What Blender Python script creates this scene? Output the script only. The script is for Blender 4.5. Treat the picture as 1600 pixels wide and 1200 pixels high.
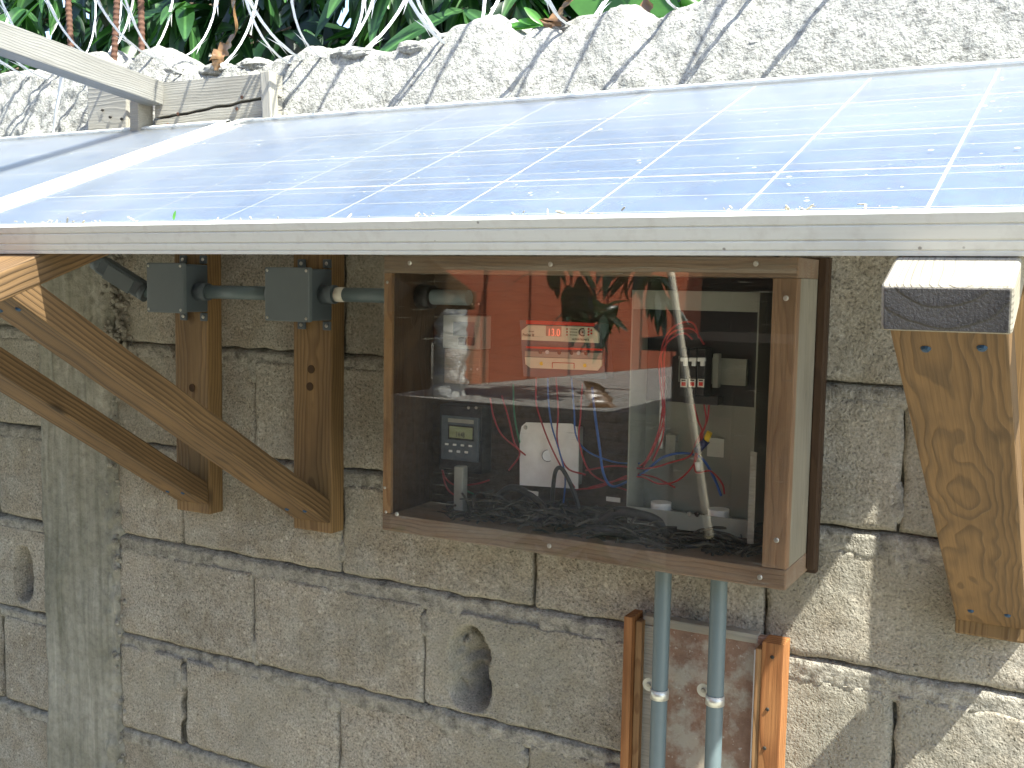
import bpy, bmesh, math, random
from mathutils import Vector, Matrix, noise
random.seed(7)
S = bpy.context.scene
for o in list(bpy.data.objects): bpy.data.objects.remove(o)
COL = S.collection
R = math.radians

# ------------------------------------------------------------------ camera
FPX, DIST = 1677.0, 1.575
CX = Vector((0.87661, 0.48086, 0.01778)).normalized()      # image right
CF = Vector((-0.47747, 0.87383, -0.09187)).normalized()    # view direction
CU = CX.cross(CF).normalized()
CX = CF.cross(CU).normalized()
cam_d = bpy.data.cameras.new('camera'); cam = bpy.data.objects.new('camera', cam_d); COL.objects.link(cam)
cam.matrix_world = Matrix.Translation((0, -DIST, 0)) @ Matrix((CX, CU, -CF)).transposed().to_4x4()
cam_d.sensor_width = 36; cam_d.lens = FPX / 1600 * 36; cam_d.clip_start = .02; cam_d.clip_end = 500
S.camera = cam
S.render.resolution_x, S.render.resolution_y = 1024, 768

# ------------------------------------------------------------------ light
SUN = Vector((-.60, .19, -1.0)).normalized()               # direction the sunlight travels
W = bpy.data.worlds.new('World'); S.world = W; W.use_nodes = True
nt = W.node_tree; bg = nt.nodes['Background']
sky = nt.nodes.new('ShaderNodeTexSky'); sky.sky_type = 'NISHITA'; sky.sun_disc = False
sky.sun_elevation = math.asin(-SUN.z); sky.sun_rotation = math.atan2(-SUN.x, -SUN.y)
sky.air_density = 1.0; sky.dust_density = 1.2; sky.ozone_density = .6
nt.links.new(sky.outputs[0], bg.inputs[0]); bg.inputs[1].default_value = .15
sl = bpy.data.lights.new('sun', 'SUN'); sl.energy = 5; sl.angle = R(.55); sl.color = (1, .975, .87)
so = bpy.data.objects.new('sun', sl); COL.objects.link(so)
so.rotation_euler = SUN.to_track_quat('-Z', 'Y').to_euler(); so.location = (2, -1, 5)
S.view_settings.view_transform = 'Standard'; S.view_settings.look = 'None'
S.view_settings.exposure = 1.63; S.view_settings.gamma = 1
try: S.view_settings.use_curve_mapping = False
except Exception: pass

# ------------------------------------------------------------------ picture geometry used to read positions
def ray(px, py):
    v = CX * (px - 800) - CU * (py - 600) + CF * FPX
    return v
def at(px, py, y=0.0):
    q = ray(px, py); t = (DIST + y) / q.y
    return Vector((q.x * t, y, q.z * t))

# ------------------------------------------------------------------ object helpers
WM = {}
def tag(o, label=None, cat=None, group=None, kind=None):
    if label: o['label'] = label
    if cat: o['category'] = cat
    if group: o['group'] = group
    if kind: o['kind'] = kind
    return o
def thing(name, loc, label, cat, group=None):
    o = bpy.data.objects.new(name, None); COL.objects.link(o)
    o.empty_display_size = .05; o.location = loc; WM[o.name] = Matrix.Translation(loc)
    return tag(o, label, cat, group)
def link(name, me, mat=None, parent=None, M=None):
    o = bpy.data.objects.new(name, me); COL.objects.link(o)
    M = M if M is not None else Matrix.Identity(4)
    WM[o.name] = M.copy()
    if parent is not None:
        o.parent = parent; o.matrix_basis = WM[parent.name].inverted() @ M
    else: o.matrix_basis = M
    if mat is not None and not me.materials: me.materials.append(mat)
    return o
def mesh(name, V, F, smooth=False):
    me = bpy.data.meshes.new(name); me.from_pydata([tuple(v) for v in V], [], F); me.update()
    if smooth:
        for p in me.polygons: p.use_smooth = True
    return me
def bm_mesh(bm, name, smooth=False):
    me = bpy.data.meshes.new(name); bm.normal_update(); bm.to_mesh(me); bm.free()
    if smooth:
        for p in me.polygons: p.use_smooth = True
    return me
def bbox_bm(bm, c, s, bevel=0, seg=2):
    r = bmesh.ops.create_cube(bm, size=1, matrix=Matrix.Translation(c) @ Matrix.Diagonal((s[0], s[1], s[2], 1)))
    if bevel:
        es = list({e for v in r['verts'] for e in v.link_edges})
        bmesh.ops.bevel(bm, geom=es, offset=bevel, segments=seg, affect='EDGES', profile=.6)
def box(name, lo, hi, mat, parent=None, bevel=0, seg=2):
    lo, hi = Vector(lo), Vector(hi); c = (lo + hi) / 2; s = hi - lo
    bm = bmesh.new(); bbox_bm(bm, (0, 0, 0), s, bevel, seg)
    return link(name, bm_mesh(bm, name), mat, parent, Matrix.Translation(c))
def frame_M(p0, p1, up):
    p0, p1 = Vector(p0), Vector(p1); x = (p1 - p0).normalized(); z = Vector(up)
    z = (z - x * z.dot(x)).normalized(); y = z.cross(x)
    return Matrix.Translation((p0 + p1) / 2) @ Matrix((x, y, z)).transposed().to_4x4(), (p1 - p0).length
def board(name, p0, p1, w, t, up, mat, parent=None, bevel=.003, cut=(0, 0), seg=2):
    """local x = length, y = width, z = thickness; cut = x shift of the ends at the +z side (mitre)"""
    M, L = frame_M(p0, p1, up)
    bm = bmesh.new(); bmesh.ops.create_cube(bm, size=1, matrix=Matrix.Diagonal((L, w, t, 1)))
    for v in bm.verts:
        if v.co.x < 0: v.co.x += cut[0] * (v.co.z / t)
        else: v.co.x += cut[1] * (v.co.z / t)
    if bevel: bmesh.ops.bevel(bm, geom=list(bm.edges), offset=bevel, segments=seg, affect='EDGES', profile=.6)
    return link(name, bm_mesh(bm, name), mat, parent, M)
def tube_bm(bm, pts, r, n=12, cap=True, radii=None):
    pts = [Vector(p) for p in pts]; rings = []; up = Vector((.13, .31, .94)); 
    t = (pts[1] - pts[0]).normalized(); a = t.cross(up).normalized()
    for i, p in enumerate(pts):
        t = (pts[min(i + 1, len(pts) - 1)] - pts[max(i - 1, 0)]).normalized()
        a = (a - t * a.dot(t)).normalized(); b = t.cross(a)
        rr = radii[i] if radii else r
        rings.append([bm.verts.new(p + (a * math.cos(2 * math.pi * k / n) + b * math.sin(2 * math.pi * k / n)) * rr) for k in range(n)])
    for i in range(len(rings) - 1):
        for k in range(n):
            bm.faces.new((rings[i][k], rings[i][(k + 1) % n], rings[i + 1][(k + 1) % n], rings[i + 1][k]))
    if cap:
        bm.faces.new(rings[0][::-1]); bm.faces.new(rings[-1])
def tube(name, pts, r, mat, parent=None, n=12, radii=None, flat=False):
    bm = bmesh.new(); c = Vector(pts[0]); tube_bm(bm, [Vector(p) - c for p in pts], r, n, radii=radii)
    me = bm_mesh(bm, name)
    for p in me.polygons: p.use_smooth = len(p.vertices) == 4
    return link(name, me, mat, parent, Matrix.Translation(c))
def spline(P, n=10):
    P = [Vector(p) for p in P]; out = []
    Q = [P[0] * 2 - P[1]] + P + [P[-1] * 2 - P[-2]]
    for i in range(1, len(Q) - 2):
        a, b, c, d = Q[i - 1:i + 3]
        for k in range(n):
            t = k / n
            out.append(.5 * ((2 * b) + (c - a) * t + (2 * a - 5 * b + 4 * c - d) * t * t + (3 * b - a - 3 * c + d) * t ** 3))
    out.append(P[-1]); return out
SCREW = {}
def screw(name, p, nrm, r, mat, parent, dark=None):
    key = (mat.name, round(r, 4))
    if key not in SCREW:
        bm = bmesh.new(); bmesh.ops.create_cone(bm, cap_ends=True, segments=12, radius1=r, radius2=r * .72, depth=r * .5, matrix=Matrix.Translation((0, 0, r * .25)))
        bbox_bm(bm, (0, 0, r * .5), (r * 1.1, r * .22, r * .14)); bbox_bm(bm, (0, 0, r * .51), (r * .22, r * 1.1, r * .14))
        SCREW[key] = bm_mesh(bm, 'screw')
    q = Vector(nrm).to_track_quat('Z', 'Y').to_matrix().to_4x4()
    return link(name, SCREW[key], mat, parent, Matrix.Translation(p) @ q @ Matrix.Rotation(random.random() * 3, 4, 'Z'))
def text(name, s, p, size, mat, parent, wscale=1.0, align='LEFT', ext=.0002):
    cu = bpy.data.curves.new(name, 'FONT'); cu.body = s; cu.size = size; cu.extrude = ext; cu.align_x = align
    t = bpy.data.objects.new('tmp', cu); COL.objects.link(t)
    bpy.context.view_layer.update()
    me = bpy.data.meshes.new_from_object(t.evaluated_get(bpy.context.evaluated_depsgraph_get()))
    bpy.data.objects.remove(t); me.name = name
    M = Matrix.Translation(p) @ Matrix.Rotation(R(90), 4, 'X') @ Matrix.Diagonal((wscale, 1, 1, 1))
    for v in me.vertices: v.co.x *= wscale
    M = Matrix.Translation(p) @ Matrix.Rotation(R(90), 4, 'X')
    return link(name, me, mat, parent, M)

# ------------------------------------------------------------------ materials
class NT:
    def __init__(s, name, rough=.8, spec=.3):
        s.m = bpy.data.materials.new(name); s.m.use_nodes = True; s.t = s.m.node_tree; s.b = s.t.nodes['Principled BSDF']
        s.b.inputs['Roughness'].default_value = rough; s.b.inputs['Specular IOR Level'].default_value = spec
        s.pos = s.n('ShaderNodeNewGeometry').outputs['Position']; s.obj = s.n('ShaderNodeTexCoord').outputs['Object']
        s.rand = s.n('ShaderNodeObjectInfo').outputs['Random']
    def n(s, k, **kw):
        x = s.t.nodes.new(k)
        for a, b in kw.items(): setattr(x, a, b)
        return x
    def put(s, sock, v):
        if isinstance(v, bpy.types.NodeSocket): s.t.links.new(v, sock)
        elif v is not None:
            if isinstance(v, (tuple, list)) and len(v) == 3 and sock.type == 'RGBA': v = (*v, 1)
            sock.default_value = v
    def noise(s, vec, scale, detail=4, rough=.55, dist=0, col=False):
        x = s.n('ShaderNodeTexNoise'); s.put(x.inputs['Vector'], vec); s.put(x.inputs['Scale'], scale)
        x.inputs['Detail'].default_value = detail; x.inputs['Roughness'].default_value = rough; x.inputs['Distortion'].default_value = dist
        return x.outputs['Color' if col else 'Fac']
    def voro(s, vec, scale, feat='F1', out='Distance', rnd=1):
        x = s.n('ShaderNodeTexVoronoi', feature=feat); s.put(x.inputs['Vector'], vec); s.put(x.inputs['Scale'], scale)
        x.inputs['Randomness'].default_value = rnd
        return x.outputs[out]
    def math(s, op, a, b=None, c=None, clamp=False):
        x = s.n('ShaderNodeMath', operation=op, use_clamp=clamp); s.put(x.inputs[0], a)
        if b is not None: s.put(x.inputs[1], b)
        if c is not None: s.put(x.inputs[2], c)
        return x.outputs[0]
    def ramp(s, fac, stops, interp='LINEAR'):
        x = s.n('ShaderNodeValToRGB'); s.put(x.inputs[0], fac); e = x.color_ramp.elements; x.color_ramp.interpolation = interp
        while len(e) > 1: e.remove(e[0])
        e[0].position = stops[0][0]; 
        def c(v): return (v, v, v, 1) if isinstance(v, (int, float)) else (*v, 1)
        e[0].color = c(stops[0][1])
        for p, v in stops[1:]:
            q = e.new(p); q.color = c(v)
        return x.outputs[0]
    def mix(s, fac, a, b, mode='MIX'):
        x = s.n('ShaderNodeMix', data_type='RGBA', blend_type=mode); s.put(x.inputs[0], fac); s.put(x.inputs[6], a); s.put(x.inputs[7], b)
        return x.outputs[2]
    def map(s, vec, scale=(1, 1, 1), loc=(0, 0, 0), rot=(0, 0, 0)):
        x = s.n('ShaderNodeMapping'); s.put(x.inputs[0], vec); s.put(x.inputs[1], loc); x.inputs[2].default_value = rot; s.put(x.inputs[3], scale)
        return x.outputs[0]
    def sep(s, vec):
        x = s.n('ShaderNodeSeparateXYZ'); s.put(x.inputs[0], vec); return x.outputs
    def comb(s, a, b, c):
        x = s.n('ShaderNodeCombineXYZ'); s.put(x.inputs[0], a); s.put(x.inputs[1], b); s.put(x.inputs[2], c); return x.outputs[0]
    def add(s, a, b):
        x = s.n('ShaderNodeVectorMath', operation='ADD'); s.put(x.inputs[0], a); s.put(x.inputs[1], b); return x.outputs[0]
    def bump(s, h, dist, strength=1, normal=None):
        x = s.n('ShaderNodeBump'); s.put(x.inputs['Height'], h); x.inputs['Distance'].default_value = dist; x.inputs['Strength'].default_value = strength
        if normal is not None: s.put(x.inputs['Normal'], normal)
        return x.outputs[0]
    def done(s, col=None, rough=None, normal=None, metal=None):
        if col is not None: s.put(s.b.inputs['Base Color'], col)
        if rough is not None: s.put(s.b.inputs['Roughness'], rough)
        if normal is not None: s.put(s.b.inputs['Normal'], normal)
        if metal is not None: s.put(s.b.inputs['Metallic'], metal)
        return s.m
def plain(name, col, rough=.6, spec=.3, metal=0, var=.12, bump=.0003, sc=60):
    t = NT(name, rough, spec)
    f = t.noise(t.pos, sc, 5); c = t.mix(f, tuple(max(0, v * (1 - var)) for v in col), tuple(min(1, v * (1 + var)) for v in col))
    return t.done(c, None, t.bump(t.noise(t.pos, sc * 6, 3), bump), metal)

def mk_block():
    t = NT('concrete_block_face', .95, .15)
    big = t.noise(t.pos, 3.0, 4, .6); mid = t.noise(t.pos, 22, 5, .6); fine = t.noise(t.pos, 230, 3, .7)
    c1 = t.mix(t.ramp(big, [(.32, 0), (.66, 1)]), (.275, .242, .185), (.445, .405, .33))
    c2 = t.mix(t.math('MULTIPLY', t.rand, .7), c1, (.32, .278, .215))
    c3 = t.mix(t.ramp(mid, [(.38, 0), (.66, .6)]), c2, (.45, .43, .375))
    sp = t.ramp(fine, [(.30, .34), (.45, .82), (.60, 1.1), (.76, 1.65)])
    c4 = t.mix(1, c3, sp, 'MULTIPLY')
    pore = t.voro(t.pos, 140); pm = t.ramp(pore, [(.0, .35), (.22, .75), (.34, 1)])
    c5 = t.mix(t.ramp(t.noise(t.pos, 60, 2), [(.42, 0), (.6, .8)]), c4, t.mix(1, c4, pm, 'MULTIPLY'))
    peb = t.voro(t.pos, 75, out='Color'); pf = t.voro(t.pos, 75)
    pick = t.ramp(t.sep(peb)[0], [(.93, 0), (.94, 1)], 'CONSTANT'); inside = t.ramp(pf, [(.22, 1), (.3, 0)])
    c6 = t.mix(t.math('MULTIPLY', pick, inside), c5, (.52, .475, .39))
    # damp, greenish film low on the left
    x, y, z = t.sep(t.pos)[:3]
    st = t.math('MULTIPLY', t.ramp(t.noise(t.pos, 2.2, 5, .65), [(.45, 0), (.62, .5)]), 1)
    c7 = t.mix(st, c6, (.225, .22, .175))
    h = t.math('ADD', t.math('MULTIPLY', fine, 1.0), t.math('MULTIPLY', mid, 1.4))
    h2 = t.math('ADD', h, t.math('MULTIPLY', t.ramp(pore, [(0, 0), (.3, 1)]), .5))
    h2 = t.math('MULTIPLY', h2, t.ramp(t.noise(t.pos, 5, 4, .6), [(.35, .35), (.62, 1.15)]))
    return t.done(c7, None, t.bump(h2, .0048))
def mk_mortar(name='mortar_face', a=(.27, .252, .205), b=(.45, .428, .365), d=.008, green=True):
    t = NT(name, .95, .15)
    n1 = t.noise(t.pos, 5, 5, .6); n2 = t.noise(t.pos, 45, 6, .65); n3 = t.noise(t.pos, 190, 3, .7)
    c = t.mix(n1, a, b); c = t.mix(1, c, t.ramp(n2, [(.32, .45), (.52, 1.0), (.75, 1.3)]), 'MULTIPLY')
    c = t.mix(1, c, t.ramp(n3, [(.3, .7), (.6, 1.1)]), 'MULTIPLY')
    h = t.math('ADD', t.math('MULTIPLY', n2, 1.6), t.math('MULTIPLY', n3, .6))
    return t.done(c, None, t.bump(h, d))
def mk_column():
    t = NT('column_cement', .93, .15)
    sx = t.map(t.pos, (55, 1, 2.2)); st = t.noise(sx, 1, 4, .6); n1 = t.noise(t.pos, 4, 5, .6); n2 = t.noise(t.pos, 60, 5, .65); n3 = t.noise(t.pos, 220, 3)
    c = t.mix(t.ramp(n1, [(.3, 0), (.7, 1)]), (.21, .205, .16), (.42, .405, .345)); c = t.mix(t.ramp(st, [(.4, .0), (.72, .75)]), c, (.15, .15, .112))
    c = t.mix(1, c, t.ramp(n2, [(.28, .7), (.6, 1.06)]), 'MULTIPLY')
    h = t.math('ADD', t.math('MULTIPLY', st, .5), t.math('ADD', n2, t.math('MULTIPLY', n3, .5)))
    return t.done(c, None, t.bump(h, .0045))
def mk_plaster():
    t = NT('rough_cement_render', .95, .15)
    n1 = t.noise(t.pos, 6, 5, .6); n2 = t.noise(t.pos, 75, 6, .68); n3 = t.noise(t.pos, 230, 3)
    c = t.mix(n1, (.36, .362, .33), (.50, .502, .465)); c = t.mix(1, c, t.ramp(n2, [(.34, .55), (.52, 1.0)]), 'MULTIPLY'); c = t.mix(1, c, t.ramp(n3, [(.34, .7), (.5, 1.0)]), 'MULTIPLY')
    h = t.math('ADD', t.math('MULTIPLY', n2, 1.5), t.math('MULTIPLY', n3, .5))
    return t.done(c, None, t.bump(h, .0075))
def mk_wood(name, light, dark, ring=170, off=(.0, .004, -.052), rough=.62, grey=None, greyamt=0, contrast=1, bump=.0007, wob=.007, knots=True):
    t = NT(name, rough, .3)
    x, y, z = t.sep(t.obj)[:3]
    rx = t.math('MULTIPLY', t.rand, 37.0)
    v = t.comb(t.math('ADD', t.math('MULTIPLY', x, 3.2), rx), t.math('MULTIPLY', y, 9), t.math('MULTIPLY', z, 9))
    wy = t.math('MULTIPLY', t.math('SUBTRACT', t.noise(v, 1, 2, .5), .5), wob * 4)
    v2 = t.comb(t.math('ADD', t.math('MULTIPLY', x, 5.5), t.math('ADD', rx, 11)), t.math('MULTIPLY', y, 16), t.math('MULTIPLY', z, 16))
    wz = t.math('MULTIPLY', t.math('SUBTRACT', t.noise(v2, 1, 2, .5), .5), wob * 3.2)
    oy = t.math('MULTIPLY', t.math('SUBTRACT', t.rand, .5), .03)
    yy = t.math('ADD', t.math('ADD', y, off[1]), t.math('ADD', wy, oy)); zz = t.math('ADD', t.math('ADD', z, off[2]), wz)
    r = t.math('SQRT', t.math('ADD', t.math('POWER', t.math('ABSOLUTE', yy), 2), t.math('POWER', t.math('ABSOLUTE', zz), 2)))
    f = t.math('FRACT', t.math('MULTIPLY', r, ring))
    ringm = t.ramp(f, [(0, .1), (.45, .25), (.78, .95), (.9, 1), (1, .1)])
    fib = t.noise(t.comb(t.math('MULTIPLY', x, 9), t.math('MULTIPLY', y, 420), t.math('MULTIPLY', z, 420)), 1, 3, .6)
    blot = t.noise(t.comb(t.math('ADD', t.math('MULTIPLY', x, 4), rx), t.math('MULTIPLY', y, 12), t.math('MULTIPLY', z, 12)), 1, 4, .6)
    c = t.mix(t.math('MULTIPLY', ringm, .75 * contrast), light, dark)
    c = t.mix(1, c, t.ramp(fib, [(.3, .78), (.65, 1.1)]), 'MULTIPLY'); c = t.mix(1, c, t.ramp(blot, [(.3, .72), (.65, 1.12)]), 'MULTIPLY')
    if knots:
        kv = t.comb(t.math('ADD', t.math('MULTIPLY', x, 5), rx), t.math('MULTIPLY', y, 11), t.math('MULTIPLY', z, 11))
        kd = t.voro(kv, 1); c = t.mix(t.ramp(kd, [(.05, .85), (.13, .0)]), c, tuple(v * .45 for v in dark))
    if grey is not None:
        g = t.noise(t.comb(t.math('ADD', t.math('MULTIPLY', x, 6), rx), t.math('MULTIPLY', y, 40), t.math('MULTIPLY', z, 40)), 1, 5, .65)
        c = t.mix(t.ramp(g, [(.5 - greyamt * .4, 0), (.62 + .25 * (1 - greyamt), greyamt)]), c, grey)
    h = t.math('ADD', t.math('MULTIPLY', ringm, .6), t.math('MULTIPLY', fib, .8))
    return t.done(c, None, t.bump(h, bump))
def mk_alu():
    t = NT('aluminium_rail', .5, .5)
    n = t.noise(t.map(t.pos, (6, 200, 200)), 1, 3); d = t.noise(t.pos, 70, 4)
    spot = t.ramp(t.voro(t.pos, 32), [(.035, 1), (.06, 0)])
    c = t.mix(n, (.64, .66, .61), (.74, .76, .71)); c = t.mix(t.ramp(d, [(.5, 0), (.8, .4)]), c, (.45, .43, .38)); c = t.mix(t.math('MULTIPLY', spot, .7), c, (.12, .11, .09))
    return t.done(c, t.ramp(d, [(.3, .32), (.7, .6)]), t.bump(n, .0002), .08)
def mk_cell():
    t = NT('silicon_cell', .35, .5)
    cr = t.voro(t.pos, 95, out='Color'); n = t.noise(t.map(t.pos, (12, 60, 12)), 1, 3); big = t.noise(t.pos, 4, 3)
    c = t.mix(t.sep(cr)[0], (.012, .050, .155), (.03, .105, .27)); c = t.mix(t.ramp(big, [(.35, 0), (.7, .5)]), c, (.05, .14, .28))
    fing = t.math('FRACT', t.math('MULTIPLY', t.sep(t.obj)[0], 380)); c = t.mix(t.ramp(fing, [(.80, 0), (.86, .45)]), c, (.20, .27, .42))
    return t.done(c)
def glassy(name, r0, rough, dustcol, dust_lo, dust_hi, dscale, scratch=False, tint=(1, 1, 1), streak=None, spots=False):
    m = bpy.data.materials.new(name); m.use_nodes = True
    t = NT.__new__(NT); t.m = m; t.t = m.node_tree
    for n in list(t.t.nodes): t.t.nodes.remove(n)
    t.pos = t.n('ShaderNodeNewGeometry').outputs['Position']; t.obj = t.n('ShaderNodeTexCoord').outputs['Object']
    lw = t.n('ShaderNodeLayerWeight'); lw.inputs[0].default_value = .5
    fac = t.math('ADD', r0, t.math('MULTIPLY', t.math('POWER', lw.outputs['Facing'], 5), 1 - r0))
    tr = t.n('ShaderNodeBsdfTransparent'); tr.inputs[0].default_value = (*tint, 1)
    gl = t.n('ShaderNodeBsdfGlossy'); gl.inputs['Roughness'].default_value = rough
    nb = t.bump(t.noise(t.pos, 5, 1), .00002)
    t.t.links.new(nb, gl.inputs['Normal'])
    mx = t.n('ShaderNodeMixShader'); t.put(mx.inputs[0], fac); t.t.links.new(tr.outputs[0], mx.inputs[1]); t.t.links.new(gl.outputs[0], mx.inputs[2])
    df = t.n('ShaderNodeBsdfDiffuse'); df.inputs[0].default_value = (*dustcol, 1)
    d = t.ramp(t.noise(t.pos, dscale, 6, .65), [(.3, dust_lo), (.75, dust_hi)])
    if scratch:
        for k, (rot, sc) in enumerate([(.5, 1), (-.3, 1.3), (1.1, .8), (.1, 1.1)]):
            s = t.noise(t.map(t.pos, (14 * sc, 1, 420), (k * 3, 0, 0), (0, rot, 0)), 1, 2, .5)
            msk = t.ramp(t.noise(t.map(t.pos, (1, 1, 1), (k * 7, 0, 0)), 9, 2), [(.5, 0), (.65, 1)])
            d = t.math('ADD', d, t.math('MULTIPLY', msk, t.ramp(s, [(.67, 0), (.74, .22)])))
    if spots:
        s = t.ramp(t.voro(t.map(t.pos, (1, 1, 1)), 26), [(.045, .9), (.085, 0)])
        pk = t.ramp(t.sep(t.voro(t.pos, 26, out='Color'))[0], [(.72, 0), (.73, 1)], 'CONSTANT')
        d = t.math('ADD', d, t.math('MULTIPLY', s, pk))
        s2 = t.ramp(t.voro(t.map(t.pos, (1, 1, 1), (5, 2, 1)), 75), [(.07, .8), (.12, 0)])
        pk2 = t.ramp(t.sep(t.voro(t.map(t.pos, (1, 1, 1), (5, 2, 1)), 75, out='Color'))[0], [(.86, 0), (.87, 1)], 'CONSTANT')
        d = t.math('ADD', d, t.math('MULTIPLY', s2, pk2))
    m2 = t.n('ShaderNodeMixShader'); t.put(m2.inputs[0], t.math('MINIMUM', d, .95)); t.t.links.new(mx.outputs[0], m2.inputs[1]); t.t.links.new(df.outputs[0], m2.inputs[2])
    out = t.n('ShaderNodeOutputMaterial'); t.t.links.new(m2.outputs[0], out.inputs[0])
    return m
def mk_leaf(name, a, b, trans=.35):
    t = NT(name, .32, .6)
    x, y, z = t.sep(t.obj)[:3]
    c = t.mix(t.rand, a, b); c = t.mix(t.ramp(t.math('ABSOLUTE', y), [(.0008, .55), (.002, 0)]), c, tuple(min(1, v * 2.2) for v in b))
    c = t.mix(1, c, t.ramp(t.noise(t.pos, 30, 3), [(.3, .8), (.7, 1.15)]), 'MULTIPLY')
    t.done(c)
    tl = t.n('ShaderNodeBsdfTranslucent'); t.put(tl.inputs[0], t.mix(1, c, (1.6, 2.0, .8), 'MULTIPLY'))
    mx = t.n('ShaderNodeMixShader'); mx.inputs[0].default_value = trans
    out = [n for n in t.t.nodes if n.type == 'OUTPUT_MATERIAL'][0]
    t.t.links.new(t.b.outputs[0], mx.inputs[1]); t.t.links.new(tl.outputs[0], mx.inputs[2]); t.t.links.new(mx.outputs[0], out.inputs[0])
    return t.m

M_block = mk_block(); M_mortar = mk_mortar(); M_col = mk_column(); M_plaster = mk_plaster()
M_joint = mk_mortar('joint_bed', (.17, .16, .125), (.27, .26, .21), .008)
M_pine = mk_wood('treated_pine', (.185, .112, .050), (.066, .040, .019), ring=185, contrast=1.1, wob=.0042)
M_post = mk_wood('honey_pine_post', (.25, .155, .066), (.12, .068, .028), ring=185)
M_knotty = mk_wood('knotty_brace', (.185, .108, .045), (.066, .041, .020), ring=250, off=(0, .006, -.036), wob=.010, contrast=.8)
M_pine_o = mk_wood('orange_pine', (.36, .165, .06), (.20, .07, .02), ring=110)
M_strip = mk_wood('pine_frame', (.34, .20, .09), (.20, .10, .04), ring=260)
M_oldwood = mk_wood('weathered_brown_wood', (.24, .145, .08), (.115, .065, .035), ring=240, grey=(.28, .255, .205), greyamt=.55, contrast=.7)
M_greywood = mk_wood('weathered_grey_wood', (.30, .27, .205), (.19, .165, .125), ring=260, grey=(.36, .335, .275), greyamt=.75, contrast=.6)
M_palewood = mk_wood('sun_bleached_board', (.33, .315, .265), (.22, .21, .17), ring=200, grey=(.38, .365, .315), greyamt=.6, contrast=.5, knots=False)
M_endgrain = mk_wood('dark_end_grain', (.105, .098, .088), (.05, .046, .042), ring=60, contrast=.7, knots=False, bump=.002)
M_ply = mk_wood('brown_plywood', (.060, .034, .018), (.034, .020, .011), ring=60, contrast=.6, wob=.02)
M_stile = mk_wood('worn_front_stile', (.27, .165, .09), (.16, .09, .05), ring=240, grey=(.36, .32, .25), greyamt=.12, contrast=.7)
M_beam = mk_wood('bleached_beam_wood', (.22, .215, .19), (.15, .145, .125), ring=220, grey=(.26, .26, .24), greyamt=.6, contrast=.5, knots=False)
M_dark = mk_wood('shade_dark_board', (.065, .036, .018), (.035, .020, .012), ring=200, contrast=.7)  # darkened wood: the shade inside the cabinet is put into the colour
M_sidew = mk_wood('silvered_side_board', (.25, .22, .155), (.14, .125, .09), ring=260, grey=(.29, .27, .21), greyamt=.6, contrast=.6)
M_alu = mk_alu(); M_cell = mk_cell()
M_back = plain('white_backsheet', (.78, .78, .78), .5); M_bus = plain('silver_busbar', (.75, .76, .76), .3, metal=.3)
M_glass = glassy('dusty_panel_glass', .03, .30, (.48, .51, .50), .04, .13, 5, spots=True)
M_acryl = glassy('scratched_acrylic', .062, .008, (.50, .50, .45), .002, .020, 7, scratch=True)
M_pvc = plain('grey_green_conduit', (.12, .162, .172), .42, .5, var=.07, bump=.00008)
M_box = plain('grey_plastic', (.115, .14, .15), .5, .4, var=.05, bump=.00006)
M_boxd = plain('dark_grey_plastic', (.075, .095, .108), .5, .4, var=.05, bump=.00006)
M_steel = plain('zinc_screw', (.50, .49, .45), .35, .5, .8); M_galv = plain('galvanised_strap', (.62, .62, .56), .35, .5, .55, var=.2, sc=120)
M_nail = plain('blue_nail_head', (.03, .075, .14), .5, .4, .3); M_black = plain('black_plastic', (.012, .013, .016), .45, .4)
M_encl = plain('grey_painted_steel', (.25, .26, .22), .45, .4, .1, var=.08); M_plate = plain('brushed_zinc_plate', (.86, .85, .78), .36, .5, .05, var=.25, sc=40)
M_cream = plain('cream_faceplate', (.62, .57, .43), .5); M_red = plain('red_trim', (.52, .03, .02), .45); M_redw = plain('red_wire', (.30, .015, .018), .4, .5)
M_bluew = plain('blue_wire', (.02, .085, .30), .4, .5); M_blackw = plain('black_wire', (.012, .012, .014), .4, .5); M_greenw = plain('green_wire', (.02, .16, .07), .4, .5)
M_white = plain('white_plastic', (.66, .66, .62), .5); M_lcd = plain('lcd_glass', (.22, .25, .13), .25, .6); M_ink = plain('dark_ink', (.03, .026, .02), .7)
M_led = bpy.data.materials.new('led_digits'); M_led.use_nodes = True
_b = M_led.node_tree.nodes['Principled BSDF']; _b.inputs['Base Color'].default_value = (.9, .2, .12, 1); _b.inputs['Emission Color'].default_value = (1, .28, .18, 1); _b.inputs['Emission Strength'].default_value = .22
M_ledwin = plain('led_window', (.42, .22, .16), .3, .5); M_smoke = plain('pale_cover', (.26, .26, .22), .3, .5); M_yellow = plain('yellow_cap', (.75, .5, .03), .5)
M_paper = plain('paper_tag', (.62, .60, .52), .8); M_terr = None
M_wire = plain('galvanised_razor_wire', (.80, .82, .82), .4, .5, .1, var=.06); M_rebar = plain('rusty_rebar', (.13, .07, .048), .85, .2, var=.3, bump=.0006)
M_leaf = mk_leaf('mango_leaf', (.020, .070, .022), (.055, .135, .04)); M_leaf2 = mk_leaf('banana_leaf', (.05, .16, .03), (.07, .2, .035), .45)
M_dry = mk_leaf('dry_leaf', (.15, .085, .04), (.22, .125, .06), .1); M_bark = plain('bark', (.13, .10, .075), .9, .1, var=.35, bump=.004, sc=25)

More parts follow.
